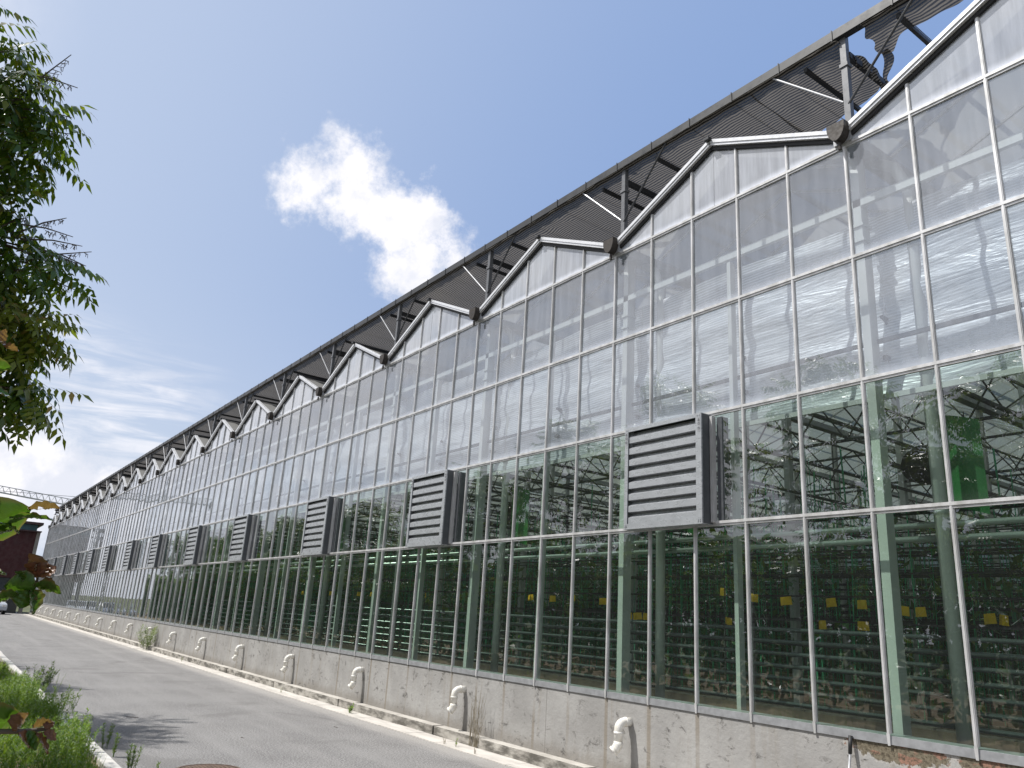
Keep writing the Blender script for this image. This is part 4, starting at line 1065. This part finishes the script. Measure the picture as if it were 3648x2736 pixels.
weed('wall_sprout', 'tiny brown sprout on the pale drain cover, left of the green shoots', (-7.25, -.52, .01), .10, 3, .06, .02, .008, 140, mat='dry_stem')
weed('wall_sprout', 'tiny brown sprout on the drain cover at the right end', (-6.3, -.55, .01), .09, 3, .06, .02, .008, 140, mat='dry_stem')
weed('wall_sprout', 'tiny sprout on the drain cover beneath the fifth wall pipe', (-14.9, -.45, .01), .12, 3, .06, .02, .008, 140, mat='weed_pale')
weed('wall_sprout', 'little pale sprout on the far part of the drain cover', (-24.5, -.42, .01), .16, 3, .08, .02, .008, 140, mat='weed_pale')
dw = thing('dry_weed', 'clump of tall dry leafless stalks beside the second wall pipe', 'weed', (-6.85, -.23, .02))
b = MB()
for k in range(24):
    a = random.uniform(-.5, .5); h = random.uniform(.4, .95)
    p = Vector((random.uniform(-.12, .12), random.uniform(-.02, .02), 0)); q = p+Vector((a*h*.5, random.uniform(-.05, .12), h)); b.tube([p, p.lerp(q, .5)+Vector((.015, 0, .02)), q], [.004, .003, .0015], 4)
    for j in range(3):
        m = p.lerp(q, .4+.18*j); b.tube([m, m+Vector((random.uniform(-.07, .07), random.uniform(-.03, .03), .09))], [.0022, .001], 3)
b.build('stalk', 'dry_stem', dw)
# turf and weeds of the bed
def scatter(n, xr, ymin, ymax, hmin, hmax, wd, mat, name, label):
    x = rng.uniform(xr[0], xr[1], n); y = ymax-(ymax-ymin)*rng.random(n)**1.2
    keep = (np.sin(x*2.1+y*2.7)+np.sin(x*.9-y*4.1)+rng.normal(0, .5, n)) > -.55
    x, y = x[keep], y[keep]; n = len(x); an = rng.uniform(0, 2*math.pi, n); ln = rng.uniform(.1, .8, n); h = rng.uniform(hmin, hmax, n)
    D = np.stack([np.cos(an)*ln, np.sin(an)*ln, np.ones(n)], 1); D /= np.linalg.norm(D, axis=1, keepdims=True)
    B = np.stack([x, y, np.full(n, .03)], 1); side = np.stack([-np.sin(an), np.cos(an), np.zeros(n)], 1)*wd
    tip = B+D*h[:, None]; tip[:, 2] -= ln*h*.25; mid = B+D*h[:, None]*.55
    V = np.stack([B-side*.6, B+side*.6, mid+side*.5, tip, mid-side*.5], 1).reshape(-1, 3); b0 = np.arange(n)[:, None]*5
    F = np.concatenate([b0+np.array([[0, 1, 2, 4]]), b0+np.array([[4, 2, 3, 3]])], 0)
    F2 = b0+np.array([[4, 2, 3]])
    me = bpy.data.meshes.new(name); me.from_pydata(V.tolist(), [], (b0+np.array([[0, 1, 2, 4]])).tolist()+F2.tolist()); me.update(); me.materials.append(MATS[mat])
    o = bpy.data.objects.new(name, me); col.objects.link(o); return tag(o, label, 'grass', kind='stuff')
scatter(26000, (-20, -3), -8.6, -5.88, .12, .40, .006, 'grass_blade', 'grass', 'long grass filling the bed behind the kerb')
scatter(9000, (-60, -3), -14, -6.2, .12, .40, .012, 'weed_leaf', 'ground_cover', 'dark weeds between the grass under the trees')
Vs = []; Fs = []; off = 0
for k in range(330):
    xx = random.uniform(-17, -5.2); yy = (-5.98-abs(random.gauss(0, .75))) if k < 260 else random.choice((-7.2, -9.4, -10.1, -12.6, -14.2))+random.gauss(0, .35)*0-5.80*0; H = random.uniform(.16, .42)
    if k >= 260: xx = yy+random.gauss(0, .3); yy = -5.82-random.random()*.3; H = random.uniform(.28, .52)
    V, F, stems = weed_arrays((xx, yy, .05), H, random.randint(3, 7), .15, .055, .010, 150, .4)
    Vs.append(V); Fs.append(F+off); off += len(V)
tag(np_obj('feathery_ground_weeds', np.concatenate(Vs), np.concatenate(Fs), 'grass_blade'), 'mass of feathery bright green weeds behind the kerb', 'weeds', kind='stuff')
# a few dark fallen sticks on the road
for i, (x_, y_, L_, r_, lab) in enumerate([(-11.0, -4.5, .22, .9, 'thin dark twig lying on the asphalt, the longest one near the kerb'), (-8.5, -3.4, .07, .3, 'short dark twig lying alone in the middle of the road'), (-9.3, -1.5, .12, .2, 'dark twig lying on the asphalt near the pale drain covers')]):
    b = MB(); b.tube([(-L_/2, 0, .006), (0, .006, .008), (L_/2, 0, .006)], .004, 5); o = b.build('twig', 'wood_stick', None, (x_, y_, 0)); o.rotation_euler = (0, 0, r_); tag(o, lab, 'twig')

# ------------------------------------------------------------------ manhole, pole
mh = thing('manhole_cover', 'round rusty iron manhole cover in the asphalt at the bottom of the photo', 'manhole cover', (-6.15, -4.55, 0))
b = MB(); b.tube([(0, 0, -.02), (0, 0, .012)], .345, 40); b.build('cover', 'iron', mh)
b = MB(); 
for i in range(40):
    a = 2*math.pi*i/40; c = 2*math.pi*(i+1)/40
    b.add([(.36*math.cos(a), .36*math.sin(a), .0), (.36*math.cos(c), .36*math.sin(c), .0), (.36*math.cos(c), .36*math.sin(c), .014), (.36*math.cos(a), .36*math.sin(a), .014),
           (.40*math.cos(a), .40*math.sin(a), .010), (.40*math.cos(c), .40*math.sin(c), .010)], [(0, 3, 2, 1), (3, 4, 5, 2)])
b.build('rim', 'iron', mh)
b = MB()
for i in range(-6, 7):
    L_ = math.sqrt(max(0, .30**2-(i*.046)**2)); b.box(-L_, L_, i*.046-.010, i*.046+.010, .012, .018)
b.build('tread', 'iron', mh)
pl = thing('metal_pole', 'thin grey metal pole with black grip leaning on the plaster wall', 'pole', (-.37, -.42, 0))
b = MB(); b.tube([(0, .12, .013), (-.02, .37, .98)], .012, 10); b.build('shaft', 'galv_light', pl, smooth=True)
b = MB(); b.tube([(-.0185, .352, .91), (-.021, .385, 1.075)], [.018, .021], 12); b.build('grip', 'grip_black', pl, smooth=True)

# ------------------------------------------------------------------ brown building at the end of the road
bb = thing('brown_building', 'dark brown building with a teal band under its eaves at the road end', 'building', (-86, -2.6, 0))
bx = 4.5
MB().box(-6, bx, -1.35, 1.75, 3.05, 7.35).build('wall', 'brown_wall', bb)
MB().box(-6, bx-.25, -1.2, 1.55, 0, 3.03).build('ground_floor', 'dark_window', bb)
b = MB(); b.box(-6, bx-.02, -1.30, 1.70, 7.37, 7.95); b.build('band', 'teal_band', bb)
b = MB(); b.box(-6.4, bx+.45, -1.65, 2.1, 7.30, 7.40); b.box(-6.4, bx+.45, -1.65, 2.1, 7.96, 8.18)
b.build('eaves', 'brown_trim', bb)
for k in range(4):
    MB().box(bx-.24, bx-.18, -1.1+.68*k, -.55+.68*k, .6, 2.6).build('window', 'dark_window', bb)
MB().box(bx-.5, bx+.05, 1.75, 2.05, 0, 7.3).build('pillar', 'stone_column', bb)
# cars parked in front of it
def car(label, loc, rz, mat, L=4.3):
    t = thing('parked_car', label, 'car', loc, None, rz)
    prof = [(-2.1, .35), (-2.12, .75), (-1.9, 1.0), (-1.45, 1.42), (.35, 1.45), (1.05, 1.0), (1.95, .85), (2.12, .62), (2.1, .32)]
    n = len(prof); b = MB(); b.add([(x, y, z_) for y in (-.85, .85) for x, z_ in prof], [tuple(range(n)), tuple(range(2*n-1, n-1, -1))]+[(i, i+n, (i+1) % n+n, (i+1) % n) for i in range(n)])
    b.build('body', mat, t, bevel=.06)
    b = MB(); gp = [(-1.55, 1.02), (-1.30, 1.36), (.25, 1.38), (.82, 1.02)]
    for y in (-.862, .862): b.add([(x, y, z_) for x, z_ in gp], [(0, 1, 2, 3)])
    b.add([(.47, -.72, 1.38), (.47, .72, 1.38), (1.04, .76, 1.04), (1.04, -.76, 1.04)], [(0, 1, 2, 3)]); b.build('window', 'car_glass', t)
    for x in (-1.35, 1.35):
        for y in (-.80, .80):
            w = MB().tube([(x, y-.10, .32), (x, y+.10, .32)], .32, 20).build('wheel', 'tyre', t); MB().tube([(x, y-.105, .32), (x, y+.105, .32)], .19, 16).build('rim', 'galv_light', w)
    for y in (-.6, .6): MB().box(2.08, 2.13, y-.16, y+.16, .62, .76).build('headlight', 'bright_alu', t)
car('pale grey parked car before the dark building at the end of the road', (-76.5, -3.4, 0), R(8), 'car_white')
car('darker blue-grey parked car beside the pale one at the road end', (-74.5, -5.4, 0), R(-4), 'car_blue')

# ------------------------------------------------------------------ tower crane and wire
cr = thing('tower_crane', 'pale tower crane jib crossing the sky beyond the far end of the greenhouse', 'crane', (-200, -34, 0))
b = MB(); b2 = MB(); N_ = 60
def jz(y): return 23.75-.075*(y+0)   # bottom of the jib, sloping away to the right
y0, y1 = -46.0, 34.0
for dx in (-.7, .7): b.bar((dx, y0+34, jz(y0)-1.4), (dx, y1+34, jz(y1)-1.4), .16)
b.bar((0, y0+34, jz(y0)), (0, y1+34, jz(y1)), .16)
yy = y0; k = 0
while yy < y1-1:
    for dx in (-.7, .7): b.bar((dx, yy+34, jz(yy)-1.4), (0, yy+.65+34, jz(yy+.65)), .07); b.bar((0, yy+.65+34, jz(yy+.65)), (dx, yy+1.3+34, jz(yy+1.3)-1.4), .07)
    yy += 1.3
b.build('jib', 'crane_grey', cr)
b = MB()
for dx, dy in ((-.8, -.8), (.8, -.8), (.8, .8), (-.8, .8)): b.bar((dx, dy, 0), (dx, dy, 27), .18)
for k in range(17):
    b.bar((-.8, -.8, 1.6*k), (.8, -.8, 1.6*k+1.6), .09); b.bar((.8, .8, 1.6*k), (.8, -.8, 1.6*k+1.6), .09)
b.bar((0, 0, 26), (0, 0, 31), .5); b.build('mast', 'crane_grey', cr)
b = MB(); b.bar((0, 0, 31), (0, 30, jz(-4)+.1), .06); b.bar((0, 0, 31), (0, -11, jz(-45)), .06); b.build('tie', 'crane_grey', cr)
MB().box(-1, 1, -12, -9, 24.0, 26.0).build('counterweight', 'stone_column', cr)
wr = thing('overhead_wire', 'thin dark overhead wire crossing the sky just above the crane jib', 'wire', (-150, 0, 0))
b = MB(); pts = []
A_ = at(20, 1062, 154); B_ = at(175, 1074, 158)
dw_ = (B_-A_)
for i in range(13):
    t = -1.2+3.4*i/12; p = A_+dw_*t; p.z -= -.04*(t-.5)**2; pts.append(p-Vector((-150, 0, 0)))
b.tube(pts, .035, 5); b.build('cable', 'dark_steel', wr)
b = MB(); 
for p in (pts[0], pts[-1]): b.bar((p.x, p.y, 0), (p.x, p.y, p.z+.3), .25)
b.build('pole', 'stone_column', wr)
